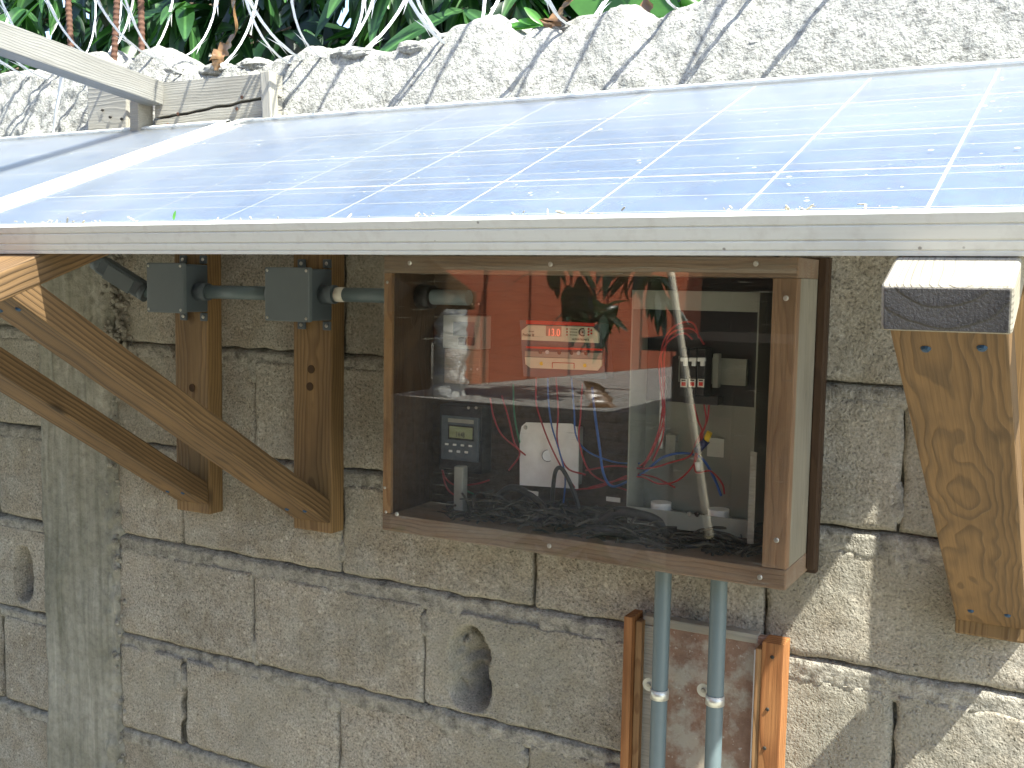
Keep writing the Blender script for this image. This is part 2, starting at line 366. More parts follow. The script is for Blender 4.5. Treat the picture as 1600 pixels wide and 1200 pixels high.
# ------------------------------------------------------------------ ground
def mk_ground():
    t = NT('dry_earth', .95, .1); n = t.noise(t.pos, 3, 8, .65); n2 = t.noise(t.pos, 40, 5)
    c = t.mix(n, (.34, .33, .26), (.48, .46, .375)); c = t.mix(1, c, t.ramp(n2, [(.3, .75), (.7, 1.1)]), 'MULTIPLY')
    return t.done(c, None, t.bump(t.math('ADD', n, n2), .02))
GZ = -1.52
g = link('ground', mesh('ground', [(-60, -60, GZ), (60, -60, GZ), (60, 60, GZ), (-60, 60, GZ)], [(0, 1, 2, 3)]), mk_ground()); tag(g, kind='structure')

# ------------------------------------------------------------------ block wall
wall = thing('block_wall', (-1, .08, GZ), 'rough unplastered concrete block wall with pale rendered top, behind the solar panels', 'wall')
nz = noise.noise
def fbm(v, o=4):
    a, s, r = 1, 0, 0
    for k in range(o):
        r += a * nz(v * (2 ** k)); s += a; a *= .55
    return r / s
def grid_mesh(name, x0, x1, z0, z1, step, fn, depth, back_flat=True):
    """front sheet facing -y built from fn(u, w, x, z) -> (x, y, z), with rim running back to y=depth"""
    nx = max(2, round((x1 - x0) / step)); nzn = max(2, round((z1 - z0) / step)); V = []; F = []
    for j in range(nzn + 1):
        for i in range(nx + 1):
            u, w = i / nx, j / nzn; V.append(fn(u, w, x0 + (x1 - x0) * u, z0 + (z1 - z0) * w))
    id = lambda i, j: j * (nx + 1) + i
    for j in range(nzn):
        for i in range(nx): F.append((id(i, j), id(i + 1, j), id(i + 1, j + 1), id(i, j + 1)))
    rim = [id(i, 0) for i in range(nx + 1)] + [id(nx, j) for j in range(1, nzn + 1)] + [id(i, nzn) for i in range(nx - 1, -1, -1)] + [id(0, j) for j in range(nzn - 1, 0, -1)]
    b0 = len(V)
    for r in rim: V.append((V[r][0], depth, V[r][2]))
    n = len(rim)
    for k in range(n): F.append((rim[(k + 1) % n], rim[k], b0 + k, b0 + (k + 1) % n))
    F.append([b0 + k for k in range(n)][::-1])
    return mesh(name, V, F, True)
def blk(x0, x1, z0, z1, hole=None, left_wave=0, right_wave=0, proud=None):
    cx, cz = (x0 + x1) / 2, (z0 + z1) / 2; sd = Vector((x0 * 13.1, z0 * 7.7, 3)); tilt = random.uniform(-.002, .002) ; pr = random.uniform(-.0016, .0016) if proud is None else proud
    rc = random.uniform(.0035, .008)
    def fn(u, w, x, z):
        p = Vector((x, z, 0)); ex = min(x - x0, x1 - x); ez = min(z - z0, z1 - z); e = min(ex, ez)
        jx = .0042 * nz(Vector((x * 6, z * 28, 1)) + sd); jz = .0035 * nz(Vector((x * 28, z * 6, 5)) + sd)
        if u == 0 and left_wave: jx += left_wave * (abs(nz(Vector((2, z * 14, 9)) + sd)) * 1.6)
        if u == 1 and right_wave: jx -= right_wave * (abs(nz(Vector((7, z * 14, 9)) + sd)) * 1.6)
        k = max(0, 1 - u * 8) * left_wave * abs(nz(Vector((2, z * 14, 9)) + sd)) * 1.6 if left_wave else 0
        y = pr + tilt * (u - .5) * 2 + .0018 * fbm(Vector((x * 14, z * 14, 2)) + sd) + .0013 * nz(Vector((x * 70, z * 70, 4)))
        if e < rc: y += (rc - (min(ex, z - z0))) ** 2 / rc * .6 * (min(ex, z - z0) < rc) + .0025 * max(0, nz(Vector((x * 50, z * 50, 8)))) * (1 - e / rc)
        cr = math.hypot(max(0, .03 - (x - x0)), max(0, .03 - (z - z0)))
        for (ax, az) in ((x - x0, z - z0), (x1 - x, z - z0), (x - x0, z1 - z + .006), (x1 - x, z1 - z + .006)):
            dd = ax + az; th = .008 + .012 * nz(Vector((ax, az, 0)) + sd * 1.3)
            if dd < th: y += (th - dd) * .55
        if hole:
            hx, hz, ra, rb = hole
            d = ((abs(x - hx) / ra) ** 2.6 + (abs(z - hz) / rb) ** 2.6) ** (1 / 2.6) + .16 * nz(Vector((x * 26, z * 26, 6)))
            if d < 1.08:
                f = min(1, (1.08 - d) / .16); q_ = .22 + .78 * min(1, max(0, ((x - hx) / ra + .6) / .9)) + .25 * nz(Vector((x * 45, z * 45, 12))); y += (.014 + .052 * q_) * f + .010 * f * max(0, 1.0 - d * .6) + .011 * nz(Vector((x * 60, z * 60, 2))) * f
        return (x + (jx if 0 < u < 1 or True else 0) - cx, y, z + jz - cz)
    me = grid_mesh('concrete_block', x0, x1, z0, z1, .0068 if not hole else .004, fn, .15)
    return link('concrete_block', me, M_block, wall, Matrix.Translation((cx, 0, cz)))
CR = [.29, .085, -.131, -.341, -.542, -.757, -.968, -1.18, -1.39, -1.6]     # bed cracks = underside of each course
band = {1: .022, 2: .028, 3: .036, 4: .036, 5: .030, 6: .028, 7: .028, 8: .028, 9: .028}
for k in range(1, 10):
    zb = CR[k]; zt = CR[k - 1] - band.get(k - 1, .02) + .003 if k > 1 else .285
    ph = -1.43 if k in (3, 5, 7, 9) else -1.62
    if k == 1: ph = -1.43
    js = [ph + .4 * i + .005 * math.sin(i * 5 + k) for i in range(0, 8)]
    js = [x for x in js if x > -1.80 + .06]
    if k in (3, 5, 7, 9, 1): js = [x for x in js if x > -1.7]
    xs = [-1.815] + js
    for a, b in zip(xs[:-1], xs[1:]):
        gl = random.uniform(.0012, .0036); hole = None; lw = rw = 0
        if k == 5 and abs(a + 1.03) < .02: hole = (-.936, -.674, .040, .073)
        if k == 6 and abs(b + 1.62) < .03: rw = .028
        if k == 4 and abs(a + .82) < .02: lw = .008
        blk(a + gl, b - gl, zb + .0008, zt, hole, lw, rw)
    # vertical joints, recessed
for k, zb in enumerate([.10, -.113, -.334, -.547, -.76, -.989, -1.2, -1.41, -1.62]):
    zt = [.285, .10, -.113, -.334, -.547, -.76, -.989, -1.2, -1.41][k] - .026
    for (a, b) in ([(-3.2, -2.83), (-2.82, -2.43), (-2.42, -2.032)] if k % 2 == 0 else [(-3.0, -2.61), (-2.60, -2.215), (-2.205, -2.032)]):
        hole = (-2.122, -.678, .030, .060) if (zb == -.76 and abs(b + 2.032) < .001) else None
        if zb == -.76 and b > -2.1: a = -2.42
        if zb == -.76 and abs(b + 2.215) < .01: b = -2.43
        blk(a + .004, b - .003, zb + .002, zt, hole)
# mortar bed behind everything (deep in the joints)
def fn_bed(u, w, x, z): return (x, (.14 if (abs(x + .938) < .07 and abs(z + .674) < .10) or (abs(x + 2.122) < .06 and abs(z + .678) < .09) else 0) + .014 + .010 * fbm(Vector((x * 20, z * 20, 1)), 3), z)
link('mortar_bed', grid_mesh('mortar_bed', -3.2, 1.2, GZ - .05, .285, .02, fn_bed, .19), M_joint, wall)
# mortar squeezed along every bed joint
def mortar_strip(x0, x1, zt, zb, seed):
    sd = Vector((seed * 3.3, seed * 1.7, 0))
    def fn(u, w, x, z):
        amp = .006 * nz(Vector((x * 9, seed, 0))) + .006 * nz(Vector((x * 34, seed, 4)))
        zz = z + (amp if w < .5 else .25 * amp)
        e = min(w, 1 - w); y = -.0004 + .0034 * fbm(Vector((x * 24, z * 24, 7)) + sd) + .0026 * nz(Vector((x * 85, z * 85, 3))) + (.012 if w == 1 else (.005 if w == 0 else 0))
        thin = nz(Vector((x * 4, seed, 11)))
        if thin < -.3: y += .006
        return (x, y, zz)
    return link('mortar_joint', grid_mesh('mortar_joint', x0, x1, zb, zt, .0062, fn, .05), M_mortar, wall)
for k in range(1, 9):
    mortar_strip(-1.815, 1.15, CR[k] - .0018, CR[k] - band[k] - .007, k + 1)
for k, z in enumerate([.10, -.113, -.334, -.547, -.76, -.989, -1.2]):
    mortar_strip(-3.1, -2.03, z - .003, z - .032, k + 20)
# cast cement column between the two stretches of blockwork
def fn_col(u, w, x, z):
    ej = .020 * nz(Vector((1, z * 7, 2))) + .016 * nz(Vector((1, z * 31, 2)))
    xx = x + (ej if u == 1 else (-.006 * nz(Vector((4, z * 20, 1))) if u == 0 else ej * max(0, (u - .85) / .15)))
    y = -.010 + .010 * fbm(Vector((x * 12, z * 5, 1))) + .0035 * abs(nz(Vector((x * 60, z * 3, 7)))) + .005 * max(0, nz(Vector((x * 14, z * 14, 17)))) * nz(Vector((x * 70, z * 70, 3))) + .002 * nz(Vector((x * 90, z * 9, 3)))
    r = abs(nz(Vector((x * 22, z * 22, 8)))); edge = max(0, (u - .72) / .28)
    rough = edge * (.5 + .5 * nz(Vector((3, z * 4, 4)))) 
    y += rough * (.030 * fbm(Vector((x * 40, z * 40, 9)), 3) + .006) + (.014 if u == 1 else 0)
    if z > -.16 and u > .55: y += .012 * abs(nz(Vector((x * 55, z * 55, 9))))
    if z < -1.0: y += .015 * nz(Vector((x * 30, z * 30, 3))) * max(0, u - .3)
    return (x, y, z)if u not in (0, 1) else (xx, y, z)
link('cement_column', grid_mesh('cement_column', -2.04, -1.806, GZ, .30, .0065, fn_col, .14), M_col, wall)
rs = random.Random(11)
for (x, zc_, n_) in [(-1.43, -.17, 1), (-1.22, -.50, 1), (-.82, -.37, 1), (-1.03, -.61, 1), (-1.43, -.73, 1), (-1.62, -.38, 1), (-.24, -.30, 1), (-1.24, -.80, 1), (-1.645, -.83, 1), (-.42, -.38, 1), (-.83, -.81, 1), (-1.0, -.775, 1), (-.98, -.79, 1), (-.2, -.59, 1), (-.23, -.38, 1)]:
    def fn_s(u, w, x_, z_, sx=x, sz=zc_):
        d = math.hypot((u - .5) * 2, (w - .5) * 2) + .35 * nz(Vector((x_ * 40, z_ * 40, 6)))
        return (x_, (.0035 if d > .8 else -.0012 * (1 - d)) + .0016 * nz(Vector((x_ * 90, z_ * 90, 1))) + (.012 if d > 1.05 else 0), z_)
    hw, hh = rs.uniform(.012, .028), rs.uniform(.018, .035)
    link('mortar_smear', grid_mesh('mortar_smear', x - hw, x + hw, zc_ - hh, zc_ + hh, .004, fn_s, .02), M_mortar, wall)
# rubble cement beside the column
def lump(name, c, r, mat, parent, seed, flat=.6, sub=3, rough=.35):
    bm = bmesh.new(); bmesh.ops.create_icosphere(bm, subdivisions=sub, radius=1)
    for v in bm.verts:
        d = 1 + rough * fbm(v.co * 1.6 + Vector((seed, 0, 0))) * 1.6; v.co = Vector((v.co.x * r[0] * d, v.co.y * r[1] * d, v.co.z * r[2] * d))
    return link(name, bm_mesh(bm, name, True), mat, parent, Matrix.Translation(c))
bm = bmesh.new()
for i in range(230):
    px = random.gauss(-1.80, .022); pz = random.uniform(-.17, .06) if i < 130 else random.uniform(-1.5, -.17)
    if i >= 130: px = random.gauss(-1.812, .008)
    s = random.uniform(.003, .0095) if i < 130 else random.uniform(.003, .009)
    mt = Matrix.Translation((px, random.uniform(-.012, .004), pz)) @ Matrix.Rotation(random.random() * 6, 4, Vector((random.random(), random.random(), 1))) @ Matrix.Diagonal((s * random.uniform(.8, 1.5), s, s * random.uniform(.7, 1.2), 1))
    bmesh.ops.create_icosphere(bm, subdivisions=1, radius=1, matrix=mt)
tag(link('aggregate_pebbles', bm_mesh(bm, 'aggregate_pebbles', True), M_mortar, wall), kind='stuff')

# rendered top of the wall
crest = [(-3.3, .45), (-2.4, .455), (-2.16, .451), (-2.03, .448), (-1.92, .478), (-1.86, .450), (-1.817, .443), (-1.752, .47), (-1.71, .445), (-1.671, .418), (-1.568, .409), (-1.501, .423), (-1.453, .413), (-1.359, .423), (-1.269, .427), (-1.169, .412), (-1.101, .417), (-1.05, .428), (-1.009, .444), (-.965, .451), (-.921, .442), (-.872, .420), (-.802, .415), (-.757, .431), (-.713, .438), (-.68, .428), (-.648, .413), (-.61, .428), (-.587, .437), (-.54, .452), (-.47, .45), (-.3, .48), (-.1, .47), (.2, .50), (1.2, .49)]
def crest_z(x):
    for (a, b), (c, d) in zip(crest, crest[1:]):
        if a <= x <= c:
            t = (x - a) / (c - a); t = t * t * (3 - 2 * t); return b + (d - b) * t
    return .45
def mk_top():
    V = []; F = []; st = .0058; x0, x1 = -3.2, 1.2; nx = int((x1 - x0) / st); rows = 26; top = 12; back = 4
    for i in range(nx + 1):
        x = x0 + (x1 - x0) * i / nx; cz = crest_z(x) + .010 * nz(Vector((x * 22, 0, 0))) + .006 * nz(Vector((x * 70, 0, 0)))
        for j in range(rows + top + back + 1):
            if j <= rows:
                w = j / rows; z = .262 + (cz - .262) * w; y = -.016 + .060 * w ** 1.3
                lean = 1.0
            elif j <= rows + top:
                w = (j - rows) / top; y = .044 + .12 * w; z = cz + .014 * math.sin(w * 3.14) * (1 + nz(Vector((x * 8, w * 3, 1))))
            else:
                w = (j - rows - top) / back; y = .163 + .01 * w; z = cz - .25 * w
            p = Vector((x * 16, y * 16, z * 16)); q = Vector((x * 55, y * 55, z * 55))
            left = 1 if x < -1.83 else 0
            coarse = max(0, nz(Vector((x * 3.1, z * 5, 40)))) if x > -1.3 else 0
            amp = .0034 + .009 * coarse + (.005 if x < -1.83 else 0) + (.005 if j > rows - 3 else 0)
            dd = amp * fbm(p, 3) * 1.3 + (.0024 + .008 * coarse + .004 * left) * nz(q) + .0012 * nz(q * 2.3)
            V.append((x, y - dd, z + dd * (.6 if j > rows - 4 else .15)))
    n = rows + top + back + 1
    for i in range(nx):
        for j in range(n - 1): a = i * n + j; F.append((a, a + n, a + n + 1, a + 1))
    return mesh('rendered_top', V, F, True)
link('rendered_top', mk_top(), M_plaster, wall)
# lumps of spilled cement along the crest
for i, (px, py, rx, rz) in enumerate([(218, 92, .034, .028), (170, 100, .02, .02), (250, 100, .03, .018), (330, 98, .035, .016), (385, 92, .03, .014), (60, 118, .055, .02), (15, 118, .05, .022), (725, 42, .05, .026), (760, 38, .03, .02), (905, 28, .045, .022), (960, 32, .04, .012), (1075, 18, .05, .026), (1130, 15, .05, .03), (640, 66, .03, .012), (540, 76, .04, .012), (1240, 10, .05, .02), (1060, 100, .016, .012), (1340, 40, .03, .02), (1440, 50, .03, .02), (1180, 60, .02, .012), (1400, 20, .02, .02)]):
    yy = .03 if py < 60 or px < 400 else -.004
    yy = .034 if px < 400 else (yy + .03 if px not in (1075, 1130, 1060, 1340, 1440, 1180, 1400) else yy)
    if i in (16, 17, 18, 19, 20): yy = .0
    c = at(px, py, yy); lump('cement_lump', c - Vector((0, -.022, rz * .7)), (rx * 1.25, .020 if i < 16 else .012, rz * .9), M_plaster, wall, i * 3.7, sub=4)
# formwork planks left in the top of the wall
pl = thing('formwork_boards', at(330, 160, -.03), 'split weathered grey formwork planks stuck on the rendered wall top beside the beam end', 'boards')
def split_board():
    # two pieces parted by a slanting crack
    a = at(242, 130, -.034); b = at(424, 114, -.034); c = at(424, 148, -.034); d = at(242, 184, -.034); e = at(424, 190, -.034); f_ = at(242, 205, -.034)
    for nm, q in (('plank', [a, b, c, d]), ('plank', [d - Vector((0, 0, .006)), c - Vector((0, 0, .006)), e, f_])):
        P = []
        n = 24
        for k in range(n + 1):
            t = k / n; u = q[0].lerp(q[1], t); l = q[3].lerp(q[2], t); w = .0028 * nz(Vector((k * .35, 0, 5)))
            if nm and q[0] is a: l = l + Vector((0, 0, w))
            else: u = u + Vector((0, 0, w))
            P.append((u, l))
        V = []; F = []
        for u, l in P:
            V += [u, l, l + Vector((0, .03, 0)), u + Vector((0, .03, 0))]
        for k in range(n):
            for s in range(4): F.append((k * 4 + s, k * 4 + (s + 1) % 4, (k + 1) * 4 + (s + 1) % 4, (k + 1) * 4 + s))
        F.append((3, 2, 1, 0)); F.append((n * 4, n * 4 + 1, n * 4 + 2, n * 4 + 3))
        cc = sum(V, Vector()) / len(V); link(nm, mesh(nm, [v - cc for v in V], F), M_palewood, pl, Matrix.Translation(cc))
split_board()
board('end_batten', at(419, 112, -.04), at(423, 192, -.04), .022, .022, (0, -1, 0), M_palewood, pl)
for p in [(278, 178), (378, 152), (262, 195), (370, 170)]: screw('nail', at(p[0], p[1], -.036), (0, -1, 0), .0035, M_rebar, pl)
bd = thing('short_grey_board', at(175, 175, -.03), 'smooth pale board with two knot holes left of the shaded beam block', 'board')
q = [at(146, 128, -.026), at(204, 150, -.026), at(204, 205, -.026), at(140, 210, -.026)]
board('board', at(142, 172, -.022), at(203, 168, -.022), .10, .018, (0, -1, 0), M_palewood, bd)
for p in [(172, 183), (190, 186), (160, 172)]:
    lump('knot', at(p[0], p[1], -.034), (.0045, .0015, .0028), M_ink, bd, p[0], sub=2)
ps = box('beam_block', at(203, 210, -.06), at(239, 150, -.022), M_greywood, None, .002)
tag(ps, 'short shaded timber block under the end of the bleached beam', 'wood block')
# bleached beam running out from the wall
e0 = at(243, 147, -.035); e1q = ray(0, 60); e1 = Vector((0, -DIST, 0)) + e1q * ((DIST - .40) / e1q.y)
dirb = (e1 - e0).normalized()
bm_ = thing('roof_beam', e0, 'sun bleached grey timber beam slanting up out of frame over the left panel', 'beam')
board('beam', e0, e0 + dirb * 1.05, .040, .045, (0, -.25, 1), M_beam, bm_, .002)
screw('nail', e0 + Vector((-.03, -.022, .002)), (0, -1, .1), .003, M_rebar, bm_)

# ------------------------------------------------------------------ solar panels
TH = R(20.93); Y0, Z0 = .9195 - DIST, .0631; PX0 = -.1322; PITCH = .158; S0 = .012
UP = Vector((0, math.cos(TH), math.sin(TH))); NR = Vector((0, -math.sin(TH), math.cos(TH)))
PM = Matrix.Translation((0, Y0, Z0)) @ Matrix((Vector((1, 0, 0)), UP, NR)).transposed().to_4x4()   # local x, slope, normal
def panel(xl, label):
    """xl: x of the left outer edge; 9 columns x 4 rows"""
    L = 9 * PITCH + .060; Hs = 4 * PITCH + .026; n = 9
    P = PM @ Matrix.Translation((xl, 0, 0))
    t = thing('solar_panel', P @ Vector((L / 2, Hs / 2, 0)), label, 'solar panel', 'solar panels in a row above the cabinet')
    hgt = .036
    def rail(name, a, b, inward):
        # ribbed aluminium channel: profile (across, down)
        pr = [(0, 0), (0, -.008), (.0012, -.0088), (.0012, -.0098), (0, -.0106), (0, -.0215), (.0012, -.0222), (.0012, -.0232), (0, -.024), (0, -.0305), (.001, -.031), (.001, -.0318), (0, -.0325), (0, -hgt), (.022, -hgt), (.022, -hgt + .0015), (.002, -hgt + .0015), (.002, -.0035), (.0125, -.0035), (.0125, 0)]
        a, b = Vector(a), Vector(b); iv = Vector(inward); V = []; F = []; m = len(pr)
        for q in (a, b):
            s = 1 if q is a else -1
            for (u, d) in pr: V.append(P @ (q + iv * u + Vector((0, 0, d))))
        for k in range(m): F.append((k, (k + 1) % m, m + (k + 1) % m, m + k))
        F.append(list(range(m))[::-1]); F.append(list(range(m, 2 * m)))
        c = sum(V, Vector()) / len(V); o = link(name, mesh(name, [v - c for v in V], F), M_alu, t, Matrix.Translation(c))
        bmn = bmesh.new(); bmn.from_mesh(o.data); bmesh.ops.recalc_face_normals(bmn, faces=bmn.faces); bmn.to_mesh(o.data); bmn.free()
    rail('front_rail', (0, 0, 0), (L, 0, 0), (0, 1, 0)); rail('back_rail', (0, Hs, 0), (L, Hs, 0), (0, -1, 0))
    rail('side_rail', (0, .0006, -.0002), (0, Hs - .0006, -.0002), (1, 0, 0)); rail('side_rail', (L, .0006, -.0002), (L, Hs - .0006, -.0002), (-1, 0, 0))
    def sheet(name, x0, x1, y0, y1, z, thick, mat):
        bm = bmesh.new(); bbox_bm(bm, (0, 0, 0), (x1 - x0, y1 - y0, thick)); return link(name, bm_mesh(bm, name), mat, t, P @ Matrix.Translation(((x0 + x1) / 2, (y0 + y1) / 2, z)))
    sheet('backsheet', .004, L - .004, .004, Hs - .004, -.0085, .0015, M_back)
    # cells
    bm = bmesh.new(); h = .0774; ch = .008
    pts = [(-h + ch, -h), (h - ch, -h), (h, -h + ch), (h, h - ch), (h - ch, h), (-h + ch, h), (-h, h - ch), (-h, -h + ch)]
    pts = [(-h, -.0763), (h, -.0763), (h, .0763), (-h, .0763)]
    v0 = [bm.verts.new((x, y, .0002)) for x, y in pts]; bm.faces.new(v0)
    cm = bm_mesh(bm, 'cell'); cm.materials.append(M_cell)
    xo = .030 + PITCH / 2; yo = S0 + PITCH / 2 + .001
    for i in range(n):
        for j in range(4):
            link('cell', cm, None, t, P @ Matrix.Translation((xo + i * PITCH, yo + j * PITCH, -.0073)))
    for j in range(4):
        for d in (-.052, 0, .052):
            sheet('busbar', .024, L - .024, yo + j * PITCH + d - .0007, yo + j * PITCH + d + .0007, -.0068, .0002, M_bus)
    sheet('glass', .004, L - .004, .004, Hs - .004, -.0050, .0028, M_glass)
    return t
XR = PX0 + PITCH + .030           # right outer edge of the right panel
LP = 9 * PITCH + .060
panel(XR - LP, 'dusty blue solar panel whose front edge crosses the whole picture above the wooden cabinet')
panel(XR - 2 * LP - .022, 'hazy pale solar panel at far left under the bleached beam, its end only in view')

# ------------------------------------------------------------------ timber brackets
def bracket(xr, label, pale_end=False, reach=0):
    xl = xr - .089; xc = (xr + xl) / 2
    t = thing('timber_bracket', (xc, 0, -.455), label, 'bracket', 'timber brackets holding up the solar panels')
    po = board('post', (xc, -.019, -.46), (xc, -.019, .22), .089, .038, (0, -1, 0), M_post, t, .0035)
    # arm under the panel, its upper face flush against the rails
    top0 = Vector((xc, Y0, Z0)) - NR * .037
    ya = (-.695 - reach - Y0) / math.cos(TH); a0 = top0 + UP * ya - NR * .019; a1 = top0 + UP * ((-.042 - Y0) / math.cos(TH)) - NR * .019
    arm = board('arm', a0, a1, .095 if pale_end else .089, .037, tuple(NR), M_greywood if pale_end else M_pine, t, .004, cut=(.006, .0), seg=3)
    if pale_end:
        d = -UP; c = a0 - UP * -.0004
        e = board('end_grain', a0 - UP * .0012, a0 + UP * .004, .0895, .0325, tuple(NR), M_endgrain, t, .0006, cut=(.006, 0))
    # brace: under face from foot to arm end
    f0 = Vector((xc, -.040, -.440)); f1 = Vector((xc, -.685, -.026)); d = (f1 - f0).normalized(); nrm = Vector((0, d.z, -d.y)).normalized()
    if nrm.z < 0: nrm = -nrm
    q0 = f0 + nrm * .019 + d * .012; q1 = f1 + nrm * .019 - d * (.010 - reach * .35)
    br = board('brace', q0, q1, .087, .038, tuple(nrm), M_knotty if pale_end else M_pine, t, .0035, cut=(.026, -.020))
    for (dx, s) in ((-.022, .03), (.022, .034), (-.018, -.035), (.024, -.03)):
        base = (f0 + d * .02) if s > 0 else f1
        p = (f0 if s > 0 else f1) + d * (s + .02 * (s > 0)) + Vector((dx, 0, 0))
        screw('nail_head', p - nrm * .0002, tuple(-nrm), .0042, M_nail, po if False else t)
    return t, po
b1, p1 = bracket(-1.511, 'leftmost pine bracket, brace and post passing behind the front brace at left', reach=.09)
b2, p2 = bracket(-1.211, 'pine bracket with two drilled holes in its post, just left of the wooden cabinet', reach=.09)
b3, p3 = bracket(-.060, 'right hand bracket with dark weathered arm end and wide knotted brace facing the camera', True, reach=.022)
for (px, py, par) in [(486, 577, b2), (484, 604, b2), (300, 606, b1)]:
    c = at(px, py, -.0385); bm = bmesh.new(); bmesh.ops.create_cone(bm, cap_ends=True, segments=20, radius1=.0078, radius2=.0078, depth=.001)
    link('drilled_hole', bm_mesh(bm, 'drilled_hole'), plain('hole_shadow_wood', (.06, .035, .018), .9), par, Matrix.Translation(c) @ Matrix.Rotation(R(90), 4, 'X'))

# ------------------------------------------------------------------ junction boxes and conduits
def jbox(x0, x1, z0, z1, label):
    t = thing('junction_box', ((x0 + x1) / 2, -.04, z0), label, 'junction box', 'grey junction boxes on the bracket posts')
    box('box_body', (x0 + .002, -.098, z0 + .002), (x1 - .002, -.0405, z1 - .002), M_boxd, t, .004, 3)
    l = box('lid', (x0, -.108, z0), (x1, -.0975, z1), M_box, t, .003, 3)
    for x in (x0 + .006, x1 - .006):
        for z in (z0 + .006, z1 - .006): screw('lid_screw', (x, -.1082, z), (0, -1, 0), .0028, M_steel, t)
    for x in (x0 + .03, x1 - .012):
        for z in (z0 - .008, z1 + .008):
            box('mounting_ear', (x - .009, -.0445, z - .008), (x + .009, -.0405, z + .008), M_boxd, t, .002)
            screw('mounting_screw', (x, -.0446, z), (0, -1, 0), .0036, M_steel, t)
    return t
jbox(-1.600, -1.505, -.064, .030, 'left square grey junction box on the leftmost bracket post')
jbox(-1.306, -1.206, -.071, .024, 'right square grey junction box, the one nearer the wooden cabinet')
def collar(x0, x1, y, z, mat, parent, r=.0165):
    return tube('collar', [(x0, y, z), (x1, y, z)], r, mat, parent, 20)
zc = at(365, 457, -.07).z
c1 = thing('conduit', (-1.5, -.07, zc), 'short grey horizontal conduit joining the two square junction boxes', 'conduit')
tube('pipe', [(-1.50, -.07, zc), (-1.308, -.07, zc)], .0125, M_pvc, c1, 20); collar(-1.505, -1.478, -.07, zc, M_boxd, c1); collar(-1.328, -1.307, -.07, zc, M_boxd, c1, .0155)
zc2 = at(560, 461, -.07).z
c2 = thing('conduit', (-1.2, -.07, zc2), 'grey horizontal conduit with a paper tag running into the left side of the wooden cabinet', 'conduit')
tube('pipe', [(-1.20, -.07, zc2), (-.905, -.07, zc2)], .0125, M_pvc, c2, 20); collar(-1.205, -1.178, -.07, zc2, M_boxd, c2); collar(-1.0, -.975, -.07, zc2, M_black, c2, .02)
tube('paper_tag', [(-1.174, -.07, zc2), (-1.156, -.07, zc2)], .0129, M_paper, c2, 20)
# bent fitting at upper left
cl = thing('conduit_elbow', at(190, 430, -.09), 'grey angled conduit elbow fitting slanting down to the left junction box', 'conduit fitting')
pA = at(128, 388, -.11); pB = at(165, 417, -.10); pC = at(226, 455, -.075)
tube('pipe', [pA + (pA - pB) * 2.2, pB], .0125, M_pvc, cl, 20)
d = (pC - pB); 
board('elbow_body', pB - d * .12, pC, .034, .032, (0, -1, .2), M_boxd, cl, .007, seg=4)
board('elbow_cover', pB + d * .18 + Vector((0, -.0175, 0)), pC - d * .16 + Vector((0, -.0175, 0)), .030, .004, (0, -1, .2), M_box, cl, .0015)
tube('collar', [pB - d * .25, pB - d * .05], .0175, M_boxd, cl, 20); tube('collar', [pC - d * .05, pC + d * .08], .0195, M_boxd, cl, 20)
tube('pipe_end', [pC, (-1.60, -.07, zc)], .0125, M_pvc, cl, 16)
# vertical conduits
for k, (pt, pb, lb) in enumerate([((1037, 888), (1026, 1215), 'left of the two upright blue-grey conduits below the cabinet'), ((1124, 900), (1113, 1215), 'right of the two upright blue-grey conduits, its foot in sunlight')]):
    a = at(*pt, -.065); b = at(*pb, -.055); t = thing('conduit', b, lb, 'conduit', 'upright conduits below the cabinet')
    dd = (b - a); tube('pipe', [a + Vector((0, 0, .03)), a, b, b + dd * 2.2], .0126, M_pvc, t, 24)
    s = at(1025 if k == 0 else 1114, 1082 if k == 0 else 1092, -.058); s = a + (b - a) * ((s.z - a.z) / (b.z - a.z))
    st = tube('strap', [s + Vector((0, 0, -.0075)), s + Vector((0, 0, .0075))], .0142, M_galv, t, 24)
    bm = bmesh.new(); bmesh.ops.create_cone(bm, cap_ends=True, segments=16, radius1=.0105, radius2=.0105, depth=.0016)
    link('strap_ear', bm_mesh(bm, 'strap_ear'), M_galv, st, Matrix.Translation(s + Vector((-.022, .012, .006))) @ Matrix.Rotation(R(90), 4, 'X'))
    box('strap_tab', s + Vector((-.022, .010, -.004)), s + Vector((-.010, .0118, .010)), M_galv, st)
    screw('strap_screw', s + Vector((-.022, .010, .006)), (0, -1, 0), .004, M_steel, st)

# ------------------------------------------------------------------ backing board with side strips below the cabinet
def mk_terr():
    t = NT('flaking_red_paint', .8, .2); n = t.noise(t.pos, 9, 6, .65); n2 = t.noise(t.pos, 60, 5, .7); x, y, z = t.sep(t.pos)[:3]
    c = t.mix(t.ramp(n2, [(.3, 0), (.7, 1)]), (.21, .125, .085), (.31, .20, .145)); c = t.mix(t.ramp(n, [(.46, 0), (.55, .9)]), c, (.42, .38, .31))
    v = t.ramp(t.noise(t.pos, 160, 2), [(.66, 0), (.7, .6)]); c = t.mix(v, c, (.5, .46, .4))
    return t.done(c, None, t.bump(t.math('ADD', n, n2), .0025))
M_terr = mk_terr()
zt = at(1090, 975, -.01).z
nf = thing('backing_board', (-.5, 0, -1.0), 'flaking red-brown board framed by orange pine strips, behind the upright conduits', 'board')
xa, xb = -.607, -.418; zbot = -1.15
box('red_board', (xa - .0, -.020, zbot), (xb + .012, -.004, zt), M_terr, nf, .0015)
box('pale_edge', (xa - .004, -.0235, zbot), (xa + .020, -.0201, zt - .012), M_palewood, nf, .001)
box('pale_edge', (xb - .008, -.0235, zbot), (xb + .0, -.0201, zt - .02), M_back, nf, .001)
